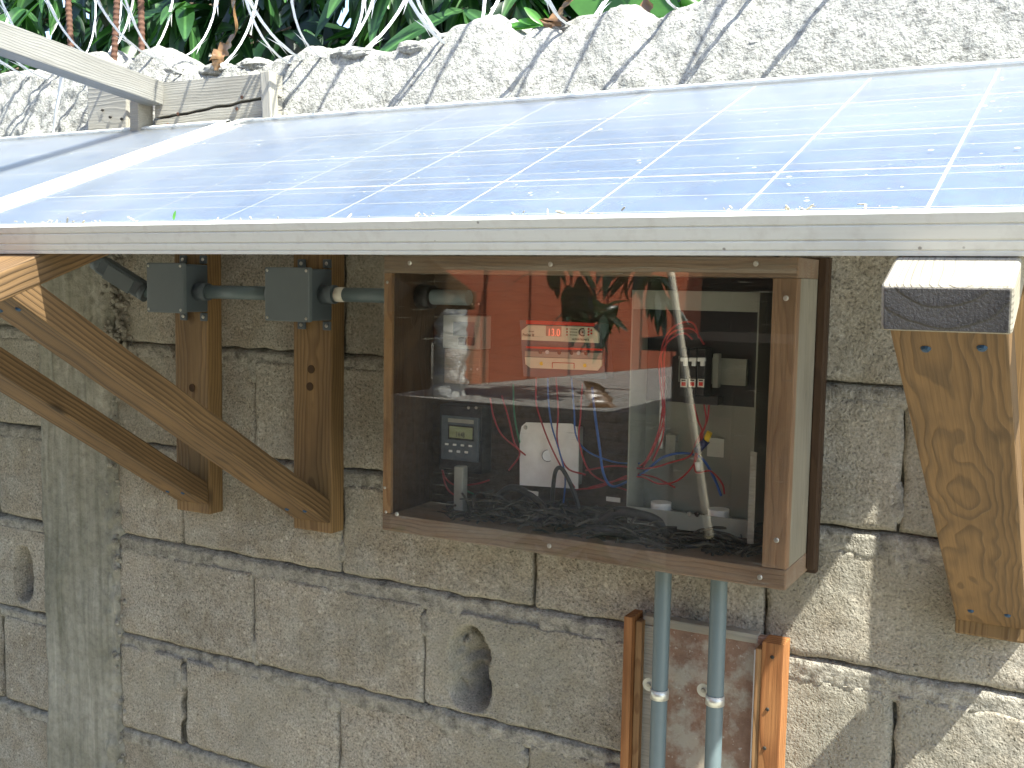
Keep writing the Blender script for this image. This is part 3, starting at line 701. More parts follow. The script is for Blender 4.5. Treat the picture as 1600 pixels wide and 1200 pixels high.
board('side_strip', (xa - .013, -.026, zbot), (xa - .013, -.026, zt + .005), .014, .045, (0, -1, 0), M_pine_o, nf, .0015)
board('inner_strip', (xa - .0, -.019, zbot), (xa - .0, -.019, zt - .004), .011, .032, (0, -1, 0), M_strip, nf, .0015)
board('inner_strip', (xb + .003, -.021, zbot), (xb + .003, -.021, zt - .012), .010, .036, (0, -1, 0), M_strip, nf, .0015)
board('side_strip', (xb + .024, -.021, zbot), (xb + .024, -.021, zt + .001), .032, .040, (0, -1, 0), M_pine_o, nf, .002)
board('top_strip', (xa + .002, -.012, zt - .004), (xb - .004, -.012, zt - .004), .014, .02, (0, -1, 0), M_greywood, nf, .0015)
for (x, z) in [(xb + .024, zt - .02), (xb + .018, zt - .16), (xb + .02, zt - .10)]: screw('nail_head', (x, -.0415, z), (0, -1, 0), .003, M_ink, nf)

# ------------------------------------------------------------------ wooden cabinet
BX0, BX1, BZ0, BZ1, BY = -1.021, -.3535, -.4065, .043, -.145
cab = thing('wooden_cabinet', ((BX0 + BX1) / 2, 0, BZ0), 'weathered wooden equipment cabinet with a scratched clear front, hung under the panel', 'cabinet')
board('top_board', (BX0, (BY - .02) / 2, BZ1 - .0135), (BX1, (BY - .02) / 2, BZ1 - .0135), -BY - .02, .027, (0, 0, 1), M_oldwood, cab, .0015)
board('bottom_board', (BX0, (BY - .02) / 2, BZ0 + .014), (BX1, (BY - .02) / 2, BZ0 + .014), -BY - .02, .028, (0, 0, -1), M_oldwood, cab, .0015)
board('side_board', (BX0 + .0085, (BY - .013) / 2, BZ0 + .028), (BX0 + .0085, (BY - .013) / 2, BZ1 - .027), -BY - .027, .017, (-1, 0, 0), M_dark, cab, .0012)
board('front_strip', (BX0 + .0083, BY + .0035, BZ0 + .0285), (BX0 + .0083, BY + .0035, BZ1 - .0275), .0158, .006, (0, -1, 0), M_strip, cab, .0008)
board('side_board', (BX1 - .0155, (BY - .002) / 2 , BZ0 + .028), (BX1 - .0155, (BY - .002) / 2, BZ1 - .027), -BY - .038, .030, (1, 0, 0), M_sidew, cab, .0015)
board('front_stile', (BX1 - .0172, BY + .009, BZ0 + .0285), (BX1 - .0172, BY + .009, BZ1 - .0275), .0335, .0165, (0, -1, 0), M_stile, cab, .0012)
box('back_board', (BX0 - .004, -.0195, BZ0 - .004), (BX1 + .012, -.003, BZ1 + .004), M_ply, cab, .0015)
board('back_batten', (BX1 + .006, -.026, BZ0 + .005), (BX1 + .006, -.026, BZ1 + .002), .011, .014, (0, -1, 0), M_dark, cab, .001)
cov = box('clear_cover', (BX0 + .001, BY - .0045, BZ0 + .001), (BX1 - .002, BY - .0006, BZ1 - .001), M_acryl, cab)
for (px, py) in [(640, 411), (860, 413), (1181, 412), (605, 441), (1228, 466), (1187, 902), (858, 853), (620, 803), (1213, 844), (603, 800), (601, 762)]:
    p = at(px, py, BY - .005); screw('cover_screw', p, (0, -1, 0), .0038 if px not in (605, 603, 601) else .0025, M_steel, cab)

def PT(px, py, y): return at(px, py, y)
def rect(name, px0, py0, px1, py1, yf, yb, mat, parent, bevel=0.0, seg=2):
    a = at((px0 + px1) / 2, py0, yf); b = at((px0 + px1) / 2, py1, yf); l = at(px0, (py0 + py1) / 2, yf); r = at(px1, (py0 + py1) / 2, yf)
    return box(name, (l.x, yf, b.z), (r.x, yb, a.z), mat, parent, bevel, seg)

# steel enclosure
en = thing('breaker_enclosure', PT(1088, 800, -.02), 'open grey steel enclosure with breakers at the right end of the cabinet', 'enclosure')
ex0, ex1, ez0, ez1 = -.612, -.420, -.343, -.004; ey = -.088
box('back_plate', (ex0, -.024, ez0), (ex1, -.0215, ez1), M_encl, en)
box('lower_plate', (ex0 + .05, -.0275, ez0 + .004), (ex1 - .004, -.0245, ez0 + .17), M_encl, en)
box('side_wall', (ex0, ey, ez0), (ex0 + .0022, -.024, ez1), M_encl, en); box('side_wall', (ex1 - .0022, ey, ez0), (ex1, -.024, ez1), M_encl, en)
box('top_lip', (ex0 + .0022, ey, ez1 - .028), (ex1 - .0022, ey + .002, ez1), M_encl, en, .0006); box('top_wall', (ex0 + .0022, ey + .002, ez1 - .002), (ex1 - .0022, -.024, ez1), M_encl, en)
box('bottom_lip', (ex0 + .0022, ey, ez0 - .012), (ex1 - .0022, ey + .002, ez0 + .014), M_encl, en, .0008); box('bottom_wall', (ex0 + .0022, ey + .002, ez0), (ex1 - .0022, -.024, ez0 + .002), M_encl, en)
box('black_sheet', (ex0 + .003, -.0275, ez0 + .17), (ex1 - .003, -.0245, ez1 - .003), M_black, en)  # black sheet across the upper part of the enclosure back
for (px, py) in [(1077, 803), (1089, 804)]: screw('screw', PT(px, py, ey - .0006), (0, -1, 0), .0038, M_steel if px < 1080 else M_ink, en)
for x in (ex0 + .045, ex0 + .135):
    nb = tube('conduit_nut', [(x, -.06, ez0 + .002), (x, -.06, ez0 + .020)], .0155, M_white, en, 16); tube('lock_ring', [(x, -.06, ez0 + .004), (x, -.06, ez0 + .008)], .019, M_steel, nb, 16)
box('label_sticker', (ex0 + .112, -.0281, -.225), (ex0 + .138, -.0276, -.192), M_smoke, en)
box('terminal_strip', (ex0 + .030, -.040, -.245), (ex0 + .036, -.028, -.135), M_white, en, .001); box('terminal_strip', (ex1 - .010, -.05, -.24), (ex1 - .004, -.03, -.13), M_white, en, .001)
box('bus_block', (ex0 + .042, -.042, -.262), (ex0 + .058, -.028, -.222), M_smoke, en, .001)
for k in range(7): screw('terminal_screw', (ex0 + .033, -.0402, -.237 + k * .015), (0, -1, 0), .002, M_steel, en)
# din rail and breakers
dr = rect('din_rail', 1060, 560, 1166, 600, -.040, -.030, M_encl, en, .0008)
rect('rail_lip', 1060, 559, 1167, 564, -.0415, -.0402, M_encl, en); rect('rail_lip', 1060, 594, 1165, 600, -.0415, -.0402, M_encl, en)
rect('end_clamp', 1113, 553, 1122, 606, -.056, -.0416, M_smoke, en, .001)
for k, px in enumerate([1068, 1081.5, 1095]):
    br = thing('circuit_breaker', PT(px, 580, -.06), ['first breaker from the left, partly behind the red wires', 'middle breaker of three black breakers on the steel rail', 'third breaker from the left, next to the rail clamp'][k], 'breaker', 'black breakers inside the steel enclosure')
    rect('breaker_body', px - 6.2, 545, px + 6.2, 618, -.074, -.042, M_black, br, .0012)
    rect('breaker_nose', px - 6.0, 560, px + 6.0, 590, -.082, -.0745, M_black, br, .001)
    rect('switch', px - 5.2, 559, px + 5.8, 565, -.090, -.0825, M_white, br, .0008); rect('switch_lever', px - 1, 565, px + 4.6, 572, -.089, -.0825, M_white, br, .0008)
    lb = rect('rating_label', px - 5, 592, px + 5, 605, -.0756, -.0745, M_paper, br); rect('label_print', px - 3.2, 597, px + 3.2, 603, -.0760, -.0757, M_red, lb)
    rect('label_bar', px - 3.2, 593.4, px + 3.2, 595.4, -.0760, -.0757, M_ink, lb)
tb = rect('terminal_block', 1068, 618, 1122, 632, -.066, -.042, M_black, None, .0015); tag(tb, 'black screw terminal block under the three breakers', 'terminal block')

# charge controller
cc = thing('charge_controller', PT(878, 600, -.03), 'cream and red charge controller with lit red digits, in the middle of the cabinet', 'charge controller')
def plate(name, pts, y, th, mat, parent):
    P3 = [at(px, py, y) for px, py in pts]; c = sum(P3, Vector()) / len(P3); n = len(P3)
    V = [p - c for p in P3] + [p - c + Vector((0, th, 0)) for p in P3]; F = [list(range(n))[::-1], list(range(n, 2 * n))] + [(k, (k + 1) % n, n + (k + 1) % n, n + k) for k in range(n)]
    o = link(name, mesh(name, V, F), mat, parent, Matrix.Translation(c)); bmn = bmesh.new(); bmn.from_mesh(o.data); bmesh.ops.recalc_face_normals(bmn, faces=bmn.faces); bmn.to_mesh(o.data); bmn.free(); return o
plate('housing', [(812, 500), (938, 507), (946, 592), (818, 588)], -.058, .032, M_boxd, cc)
up = plate('upper_faceplate', [(815, 516), (825, 508), (925, 511), (935, 520), (935, 536), (815, 531)], -.0625, .004, M_cream, cc)
lo = plate('lower_faceplate', [(820, 558), (940, 562), (940, 571), (933, 579), (829, 575), (821, 569)], -.0625, .004, M_cream, cc)
plate('red_stripe', [(822, 500), (928, 505), (928, 510), (822, 506)], -.0622, .003, M_red, cc); plate('red_stripe', [(822, 541), (941, 545), (941, 548), (822, 544)], -.0622, .003, M_red, cc)
plate('grey_band', [(820, 549), (941, 552), (940, 561), (820, 557)], -.0615, .002, M_smoke, cc)
plate('led_window', [(853, 509), (877, 510), (877, 526), (853, 525)], -.0632, .0005, M_ledwin, up)
text('led_digits', '13.0', at(855, 524.5, -.0638), .0165, M_led, up, .8)
text('lettering', 'ProStar III', at(816.5, 525, -.0632), .0062, M_ink, up, .82); text('lettering', 'SOLAR', at(826, 518.5, -.0632), .0026, M_ink, up, 1.2)
text('lettering', 'ALPHATRONICS', at(894, 531.5, -.0632), .0044, M_ink, up, .9); 
for (r_, mt) in ((.0066, M_ink), (.0048, M_smoke), (.0015, M_ink)):
    tube('dial', [at(910.5, 519, -.0632 - (.0066 - r_) * .3), at(910.5, 519, -.0636 - (.0066 - r_) * .3)], r_, mt, up, 24)
for (px, py) in [(919.5, 514), (919.5, 518.5), (919.5, 523), (924, 516), (924, 521)]: tube('led_dot', [at(px, py, -.0631), at(px, py, -.0638)], .0016, M_red, up, 10)
for j in range(3):
    tube('led_dot', [at(886, 514 + j * 4.6, -.0631), at(886, 514 + j * 4.6, -.0636)], .0013, M_red, up, 10); plate('printed_line', [(890, 513.6 + j * 4.6), (902, 514.2 + j * 4.6), (902, 515 + j * 4.6), (890, 514.4 + j * 4.6)], -.0631, .0004, M_ink, up)
for px in (844.5, 855, 874, 893, 904, 916): tube('terminal_screw', [at(px, 550 + (px - 844) * .03, -.0616), at(px, 550 + (px - 844) * .03, -.0625)], .0032, M_steel if px in (855, 904) else M_ink, cc, 14)
tube('lamp_ring', [at(846, 568, -.0628), at(846, 568, -.0634)], .0030, M_yellow, lo, 14); tube('lamp_ring', [at(914, 571, -.0628), at(914, 571, -.0634)], .0030, M_yellow, lo, 14)
for a, b in (((863, 566.5), (897, 567.5)), ((863, 566.5), (863, 575)), ((897, 567.5), (897, 576))):
    tube('printed_outline', [at(*a, -.0629), at(*b, -.0629)], .0005, M_red, lo, 6)

# meter, timer, cover plate
me_ = thing('energy_meter', PT(725, 590, -.03), 'narrow clear covered meter above the digital timer at the left of the cabinet', 'meter')
rect('meter_case', 692, 493, 750, 545, -.062, -.025, M_smoke, me_, .002); rect('meter_base', 694, 545, 750, 600, -.055, -.025, M_oldwood, me_, .002)
rect('dial_window', 708, 503, 741, 525, -.0632, -.0622, M_boxd, me_, .0004); rect('switch', 716, 527, 726, 540, -.068, -.0625, M_black, me_, .001); rect('switch', 731, 527, 739, 540, -.068, -.0625, M_black, me_, .001)
for px, py in [(738, 475), (748, 475), (718, 566), (736, 577), (746, 577)]: screw('screw', PT(px, py, -.056), (0, -1, 0), .002, M_steel, me_)
tm = thing('digital_timer', PT(719, 722, -.03), 'small square digital timer with green display at lower left of the cabinet', 'timer')
rect('timer_case', 686, 634, 752, 738, -.058, -.022, M_black, tm, .003); fc = rect('timer_face', 689, 651, 747, 720, -.0635, -.0585, M_boxd, tm, .002)
rect('bezel', 700, 665, 740, 688, -.0648, -.0636, M_black, fc, .0004); dsp = rect('display', 702, 667, 738, 685, -.0655, -.0649, M_lcd, fc)
text('display_digits', '14:48', PT(712, 682.5, -.0657), .0125, M_ink, fc, .62)
rect('brand_strip', 700, 655, 740, 661, -.0642, -.0636, M_smoke, fc)
for i in range(4): rect('button', 695 + i * 12.3, 692.5 + i * 1.0, 700 + i * 12.3, 695.5 + i * 1.0, -.0655, -.0636, M_white, fc, .0004)
for i in range(3): rect('button', 701 + i * 12.3, 703 + i * 1.0, 706 + i * 12.3, 706.5 + i * 1.0, -.0655, -.0636, M_white, fc, .0004)
for px in (732, 744): screw('terminal_screw', PT(px, 637, -.0585), (0, -1, 0), .0028, M_steel, tm)
cp = thing('metal_cover_plate', PT(858, 770, -.03), 'bright zinc cover plate with round knockout among red and blue wires', 'cover plate')
plate('plate', [(812, 690), (812, 680), (815, 666), (822, 660), (893, 662), (901, 668), (904, 690), (903, 764), (812, 758)], -.052, .0016, M_plate, cp)
rect('outlet_box', 816, 666, 899, 756, -.050, -.021, M_encl, cp, .002)
tube('knockout_rim', [PT(856, 712, -.0522), PT(856, 712, -.0530)], .0098, M_ink, cp, 24); tube('knockout', [PT(856, 712, -.0528), PT(856, 712, -.0536)], .0088, M_plate, cp, 24)
screw('screw', PT(821, 668, -.0525), (0, -1, 0), .0036, M_steel, cp)
for px, py in [(829, 770), (957, 780)]: tag(rect('paper_tag', px - 10, py - 3, px + 12, py + 4, -.07, -.0695, M_paper, None), ['small paper tag below the zinc cover plate', 'small paper tag on the dark cables left of the steel enclosure'][px > 900], 'tag')
tag(rect('paper_note', 1105, 685, 1131, 714, -.030, -.0295, M_paper, None), 'small printed paper label on the enclosure back under the yellow cap', 'label')

# wires
def wire(mat, lab, pts, r=.0015):
    P = [PT(*p) for p in pts]; c = P[0]; o = tube('wire', spline(P, 8), r, mat, None, 8)
    return tag(o, lab, 'wire', 'loose wires inside the wooden cabinet')
ws = [(M_redw, 'red wire dropping from the timer side towards the zinc plate', [(766, 622, -.06), (771, 650, -.06), (783, 678, -.06), (805, 698, -.07), (822, 712, -.05)]),
 (M_redw, 'red wire second from left running down to the zinc plate edge', [(784, 618, -.06), (795, 655, -.06), (803, 690, -.065), (812, 710, -.06), (795, 735, -.05)]),
 (M_greenw, 'green wire hanging between the two left red wires and the controller', [(802, 600, -.06), (803, 640, -.06), (808, 675, -.06), (815, 700, -.045)]),
 (M_redw, 'red wire crossing the middle of the zinc plate', [(838, 590, -.064), (838, 630, -.068), (848, 665, -.07), (862, 700, -.072), (880, 735, -.07), (898, 762, -.06)]),
 (M_bluew, 'blue wire crossing the zinc plate beside its knockout', [(856, 590, -.064), (857, 625, -.068), (862, 665, -.074), (874, 705, -.074), (883, 745, -.07), (880, 790, -.06)]),
 (M_redw, 'red wire dropping straight past the right of the knockout', [(869, 590, -.064), (872, 640, -.07), (871, 690, -.074), (885, 730, -.07), (915, 742, -.06)]),
 (M_bluew, 'blue wire falling along the right edge of the zinc plate', [(893, 590, -.064), (897, 640, -.07), (900, 680, -.07), (918, 705, -.06), (960, 722, -.05), (1000, 724, -.05)]),
 (M_redw, 'red wire curling right of the zinc plate to the lower cables', [(910, 600, -.064), (907, 650, -.066), (905, 690, -.07), (920, 735, -.06), (950, 755, -.05), (985, 768, -.05)]),
 (M_bluew, 'thick blue wire hanging in a deep loop left of the enclosure', [(925, 605, -.064), (930, 650, -.07), (937, 700, -.074), (943, 740, -.07), (957, 760, -.06), (985, 750, -.05), (1010, 735, -.05), (1035, 715, -.05), (1065, 708, -.05), (1095, 715, -.05), (1115, 745, -.05), (1127, 775, -.055)]),
 (M_redw, 'red wire arching highest over the breakers', [(1092, 528, -.078), (1085, 507, -.075), (1070, 503, -.075), (1048, 515, -.075), (1034, 545, -.07), (1035, 590, -.068), (1038, 650, -.066), (1022, 700, -.06), (1005, 730, -.055)]),
 (M_redw, 'red wire in the middle of the arch over the breakers', [(1100, 538, -.078), (1085, 516, -.076), (1066, 514, -.076), (1045, 525, -.075), (1038, 560, -.07), (1038, 610, -.066), (1030, 670, -.064), (1012, 715, -.06), (1000, 728, -.055)]),
 (M_redw, 'red wire lowest of the arches over the breakers', [(1082, 530, -.078), (1070, 521, -.078), (1055, 525, -.076), (1040, 540, -.074), (1030, 570, -.07), (1036, 640, -.066), (1036, 680, -.062), (1020, 720, -.06)]),
 (M_redw, 'long red wire sweeping across the enclosure floor to the blue tape', [(915, 735, -.055), (960, 728, -.055), (1010, 732, -.055), (1050, 722, -.055), (1078, 712, -.055), (1088, 690, -.05), (1104, 660, -.055), (1108, 632, -.06)]),
 (M_redw, 'red wire from the terminal block hanging in a slack loop', [(1100, 630, -.06), (1103, 660, -.06), (1092, 690, -.055), (1086, 722, -.06), (1060, 750, -.06), (1030, 756, -.06), (1000, 745, -.055), (960, 752, -.05), (920, 762, -.05)]),
 (M_redw, 'red wire from the terminal block running down to the right nut', [(1084, 630, -.06), (1090, 655, -.055), (1098, 680, -.055), (1086, 715, -.06), (1088, 738, -.06), (1110, 736, -.06), (1128, 755, -.06), (1132, 772, -.06)]),
 (M_redw, 'red wire low along the floor left of the enclosure', [(900, 765, -.05), (940, 760, -.05), (985, 742, -.05), (1020, 745, -.05), (1055, 762, -.05)]),
 (M_redw, 'red wire tangled under the digital timer', [(690, 722, -.05), (695, 745, -.05), (712, 758, -.05), (745, 756, -.055), (765, 750, -.05)]),
 (M_greenw, 'thin green wire tangled under the digital timer', [(712, 735, -.05), (722, 750, -.055), (728, 765, -.055), (740, 772, -.05)]),
 (M_redw, 'short red wire looping beside the timer foot', [(688, 700, -.04), (692, 740, -.045), (700, 765, -.05), (718, 778, -.05)])]
for m_, l_, p_ in ws: wire(m_, l_, p_, .0020 if 'thick' in l_ else .0014)
def cable(lab, pts, r):
    return tag(tube('cable', spline([PT(*p) for p in pts], 8), r, M_blackw, None, 10), lab, 'cable', 'black cables on the cabinet floor')
cable('black cable looping up over the foot of the zinc plate', [(862, 800, -.07), (864, 765, -.075), (868, 737, -.078), (876, 731, -.078), (886, 745, -.075), (897, 770, -.07), (905, 795, -.07)], .0034)
cable('black cable coiled on the cabinet floor in the middle', [(760, 815, -.07), (775, 780, -.06), (800, 762, -.06), (830, 775, -.07), (850, 800, -.08), (820, 818, -.09), (785, 812, -.09)], .006)
cable('black cable lying along the back of the cabinet floor', [(700, 790, -.04), (780, 790, -.04), (870, 795, -.04), (950, 800, -.045), (1010, 812, -.05), (1060, 830, -.06)], .007)
cable('black cable bulging under the steel enclosure', [(930, 820, -.09), (965, 800, -.09), (1000, 805, -.09), (1030, 815, -.085), (1045, 838, -.08)], .008)
cable('black cable in front of the others near the cabinet floor', [(860, 835, -.10), (930, 825, -.11), (1000, 845, -.11), (1060, 855, -.10), (1110, 845, -.08)], .005)
rnc = random.Random(4); bm = bmesh.new()
for k in range(420):
    x = rnc.uniform(BX0 + .10, BX1 - .05); y = rnc.uniform(-.13, -.03); z = BZ0 + .029 + rnc.random() ** 2 * .035 * (1 if x > -.9 else .4); a = rnc.random() * 6.3; L = rnc.uniform(.008, .03)
    d = Vector((math.cos(a), math.sin(a) * .5, rnc.uniform(-.3, .5))) * L; p = Vector((x, y, z))
    tube_bm(bm, [p - d, p + Vector((0, 0, .003)), p + d], rnc.uniform(.0008, .0026), 5)
tag(link('dry_debris', bm_mesh(bm, 'dry_debris'), plain('cabinet_debris', (.045, .042, .034), .9, var=.6), None), 'dark tangle of twigs and dust heaped over the cables on the cabinet floor', 'debris', kind='stuff')
wc = thing('wire_connector', PT(1100, 690, -.055), 'yellow tipped dark blue wire connector hanging in the enclosure', 'wire connector')
tube('cap', [PT(1088, 705, -.055), PT(1104, 688, -.055)], .006, plain('navy_tape', (.02, .025, .09), .5), wc, 12); tube('yellow_tip', [PT(1103, 689, -.055), PT(1109, 675, -.055)], .0045, M_yellow, wc, 12)
tag(tube('wire_connector', [PT(1091, 735, -.058), PT(1090, 722, -.058)], .005, M_white, None, 12, radii=[.003, .0052]), 'small white wire connector among the red wires', 'wire connector')
stk = box('pvc_stub', (-.915, -.095, BZ0 + .029), (-.897, -.078, BZ0 + .11), M_smoke, None, .004, 3); tag(stk, 'short pale conduit stub standing on the cabinet floor at its left end', 'conduit stub')
tag(rect('splinter', 1170, 706, 1180, 850, -.11, -.108, M_palewood, None), 'thin pale splinter of wood leaning inside the right side of the cabinet', 'wood strip')

# ------------------------------------------------------------------ razor wire, rebar, strap, dry leaves on the crest
rz = thing('razor_wire', (-1.0, .06, .45), 'loose coil of galvanised razor wire standing along the wall top', 'razor wire')
def ribbon_loop(name, cx, cy, cz, rad, pitch, a0, a1, tilt, seed):
    rnd = random.Random(seed); bm = bmesh.new(); n = 46; pts = []
    for k in range(n + 1):
        a = a0 + (a1 - a0) * k / n
        pts.append(Vector((cx + pitch * (k / n - .5) + tilt * math.sin(a), cy + rad * math.cos(a) * .8, cz + rad * math.sin(a))))
    tube_bm(bm, pts, .0019, 6)
    # flat strip folded round the wire, with pointed barbs
    for k in range(n):
        p, q = pts[k], pts[k + 1]; t = (q - p).normalized(); rad_v = (p - Vector((cx, cy, cz))).normalized(); s = t.cross(rad_v).normalized()
        for sg in (1, -1):
            v = [bm.verts.new(p + s * .0010 * sg + rad_v * .001), bm.verts.new(q + s * .0010 * sg + rad_v * .001), bm.verts.new(q + s * .0036 * sg), bm.verts.new(p + s * .0036 * sg)]
            bm.faces.new(v)
        if k % 4 == 0:
            for sg in (1, -1):
                for dr in (1, -1):
                    b = p + s * .004 * sg; tip = p + s * .0085 * sg + t * .030 * dr + rad_v * .003
                    v = [bm.verts.new(b + t * .002 + s * .0015 * sg), bm.verts.new(b - t * .002 - s * .0015 * sg), bm.verts.new(tip), bm.verts.new(b + rad_v * .0012)]
                    bm.faces.new((v[0], v[1], v[2])); bm.faces.new((v[1], v[3], v[2])); bm.faces.new((v[3], v[0], v[2]))
    c = Vector((cx, cy, cz)); bmesh.ops.translate(bm, vec=-c, verts=bm.verts)
    link(name, bm_mesh(bm, name), M_wire, rz, Matrix.Translation(c))
loops = [(10, -.05), (52, -.02), (88, .02), (150, .0), (215, -.02), (285, .03), (445, -.03), (478, .05), (560, .1), (650, -.05), (712, .04), (905, .04), (1090, .05), (1200, .03), (1390, .05)]
for i, (px, tl) in enumerate(loops):
    b = at(px, 90 if px < 400 else 60, .02); cz = crest_z(b.x)
    ribbon_loop('wire_loop', b.x, .055, cz + .235, .245 + .01 * math.sin(i * 2.1), .05 * math.cos(i), -math.pi * 1.45, math.pi * .45, tl, i)
def rebar(p, q, label):
    p, q = Vector(p), Vector(q); bm = bmesh.new(); L = (q - p).length; n = int(L / .0022)
    pts = [p.lerp(q, k / n) for k in range(n + 1)]; rad = [.0062 + (.0011 if k % 5 < 2 else 0) for k in range(n + 1)]
    tube_bm(bm, [x - p for x in pts], .006, 10, radii=rad); o = link('rebar', bm_mesh(bm, 'rebar', True), M_rebar, None, Matrix.Translation(p))
    return tag(o, label, 'rebar', 'rusty rebars standing up from the wall top')
for (px0, px1, l) in [(112, 103, 'leftmost rusty rebar, upright behind the bleached beam'), (222, 219, 'rusty rebar standing in the big cement lump right of the beam'), (178, 186, 'thin rusty rebar farthest back between the other two')]:
    a = at(px0, 96, .07); b = at(px1, -60, .075); rebar(a, b + (b - a) * .5, l)
st_ = thing('plastic_strap', at(92, 120, -.03), 'pale plastic strap hanging down the rough wall top at far left', 'strap')
P = [at(98, 118, -.032), at(93, 150, -.03), at(88, 175, -.034), at(84, 208, -.03)]
V = []; F = []
for k, p in enumerate(spline(P, 6)):
    w = .0085 - .0035 * k / 18; V += [p + Vector((-w, 0, 0)), p + Vector((w, -.004, 0)), p + Vector((w, -.002, 0)), p + Vector((-w, .002, 0))]
n = len(V) // 4
for k in range(n - 1):
    for s in range(4): F.append((k * 4 + s, k * 4 + (s + 1) % 4, (k + 1) * 4 + (s + 1) % 4, (k + 1) * 4 + s))
F += [(0, 1, 2, 3), (n * 4 - 1, n * 4 - 2, n * 4 - 3, n * 4 - 4)]
link('strap', mesh('strap', V, F, True), M_white, st_)

def leaf_mesh(name, L=.17, w=.036, bend=.5, fold=.25, n=9, wav=.0):
    V = []; F = []
    for i in range(n + 1):
        t = i / n; a = bend * t; x = L * (math.sin(a) / max(a, 1e-3)) * t if a else L * t; z = -L * t * t * bend * .5
        hw = w * .5 * (math.sin(math.pi * min(1, t * .96 + .02)) ** .8) * (1 - .25 * t) + .0006
        k = wav * math.sin(i * 2.2)
        V += [(x, -hw, z + hw * fold + k), (x, 0, z), (x, hw, z + hw * fold - k)]
    for i in range(n):
        a = i * 3; F += [(a, a + 3, a + 4, a + 1), (a + 1, a + 4, a + 5, a + 2)]
    return mesh(name, V, F, True)
LM = []
for k, (L, w, b, f_) in enumerate([(.17, .038, .5, .3), (.14, .034, .8, .35), (.20, .042, .35, .22), (.12, .03, 1.0, .4), (.16, .036, .15, .15)]):
    m = leaf_mesh('leaf', L, w, b, f_, 7); m.materials.append(M_leaf); LM.append(m)
def dry(name, pts, wid, label, mat=M_dry):
    P = spline(pts, 6); V = []; F = []; n = len(P)
    for k, p in enumerate(P):
        t = k / (n - 1); w = wid * (math.sin(math.pi * (.08 + .88 * t)) ** .7) * (1 + .3 * math.sin(k * 1.9)); tw = .9 * math.sin(t * 5)
        V += [p + Vector((-w * math.cos(tw), w * math.sin(tw), .3 * w * math.sin(k * 2.3))), p + Vector((0, .006, 0)), p + Vector((w * math.cos(tw * 1.3), -w * math.sin(tw * 1.3) * .6, -.3 * w))]
    for k in range(n - 1): a = k * 3; F += [(a, a + 1, a + 4, a + 3), (a + 1, a + 2, a + 5, a + 4)]
    c = P[0]; return tag(link(name, mesh(name, [v - c for v in V], F, True), mat, None, Matrix.Translation(c)), label, 'dry leaf', 'dry leaves caught in the wire')
dry('dry_leaf', [at(366, -20, -.03), at(364, 12, -.03), at(368, 45, -.035), at(350, 72, -.03), at(340, 92, -.035), at(338, 110, -.03)], .017, 'brown curled dead leaf hanging in front of the wall top right of the planks')
dry('dry_leaf', [at(898, -10, .06), at(878, 12, .06), at(865, 30, .05), at(855, 42, .05)], .022, 'crumpled brown dead leaf lying on the crest near the banana leaf')
dry('dry_leaf', [at(1012, -25, .25), at(1010, 0, .25), at(1012, 30, .25)], .012, 'dry tan stalk just right of the banana leaf')

# ------------------------------------------------------------------ tree behind the wall
tree = thing('mango_tree', (-.9, 1.9, GZ), 'dark green mango tree with long drooping leaves filling the gap above the wall', 'tree')
tube('trunk', [(-.9, 1.9, GZ), (-.85, 1.85, -.3), (-.95, 1.8, .5), (-.8, 1.75, 1.3), (-.9, 1.9, 2.2)], .12, M_bark, tree, 14, radii=[.16, .13, .11, .09, .04])
LMB = bpy.data.meshes.new('tmp')
def cluster(c, out, n, rnd):
    """whorl of leaves at a shoot tip; returns matrices"""
    res = []
    ax = out.normalized()
    q = ax.to_track_quat('X', 'Z').to_matrix()
    for k in range(n):
        az = 2 * math.pi * (k / n) + rnd.uniform(-.3, .3); el = rnd.uniform(.35, 1.05)
        d = q @ Vector((math.cos(el), math.sin(el) * math.cos(az), math.sin(el) * math.sin(az)))
        d = (d + Vector((0, 0, -.85))).normalized()
        z = Vector((0, 0, 1)); z = (z - d * z.dot(d)); z = z.normalized() if z.length > .05 else Vector((0, 1, 0)); y = z.cross(d)
        m = Matrix((d, y, z)).transposed().to_4x4(); roll = Matrix.Rotation(rnd.uniform(-.7, .7), 4, 'X'); s = rnd.uniform(.75, 1.25) * (1 if c.y < 1.6 else 1.9)
        res.append(Matrix.Translation(c) @ m @ roll @ Matrix.Diagonal((s, s, s, 1)))
    return res
rnd = random.Random(5); near = []; far = []
for k in range(2300):
    x = rnd.uniform(-4.6, 1.6); y = .34 + 3.6 * rnd.random() ** 1.1; z = rnd.uniform(.1, 1.2 + .55 * y); x -= .3 * y
    if k < 110: x = rnd.uniform(-3.2, -.7); y = rnd.uniform(.30, .75); z = rnd.uniform(.42, 1.0)
    (near if k < 110 else far).append((Vector((x, y, z)), Vector((rnd.uniform(-.6, .6), -rnd.uniform(.3, 1), rnd.uniform(-.5, .4)))))
inst = [m for c, o in near for m in cluster(c, o, rnd.randint(6, 9), rnd)]
rest = [m for c, o in far for m in cluster(c, o, rnd.randint(6, 10), rnd)]
scored = []
for m in inst:
    p = m.translation + m.to_3x3() @ Vector((.08, 0, 0)); v = p - Vector((0, -DIST, 0)); dz = v.dot(CF); u, w = 800 + FPX * v.dot(CX) / dz, 600 - FPX * v.dot(CU) / dz
    ok = -20 < u < 1100 and -30 < w < 120; scored.append((0 if ok else 1, dz, m))
scored.sort(key=lambda t: (t[0], t[1]))
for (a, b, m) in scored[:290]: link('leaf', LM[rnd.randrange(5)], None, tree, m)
V = []; F = []
for m in rest + [s[2] for s in scored[290:]]:
    src = LM[rnd.randrange(5)]; o = len(V)
    V += [m @ v.co for v in src.vertices]; F += [tuple(i + o for i in p.vertices) for p in src.polygons]
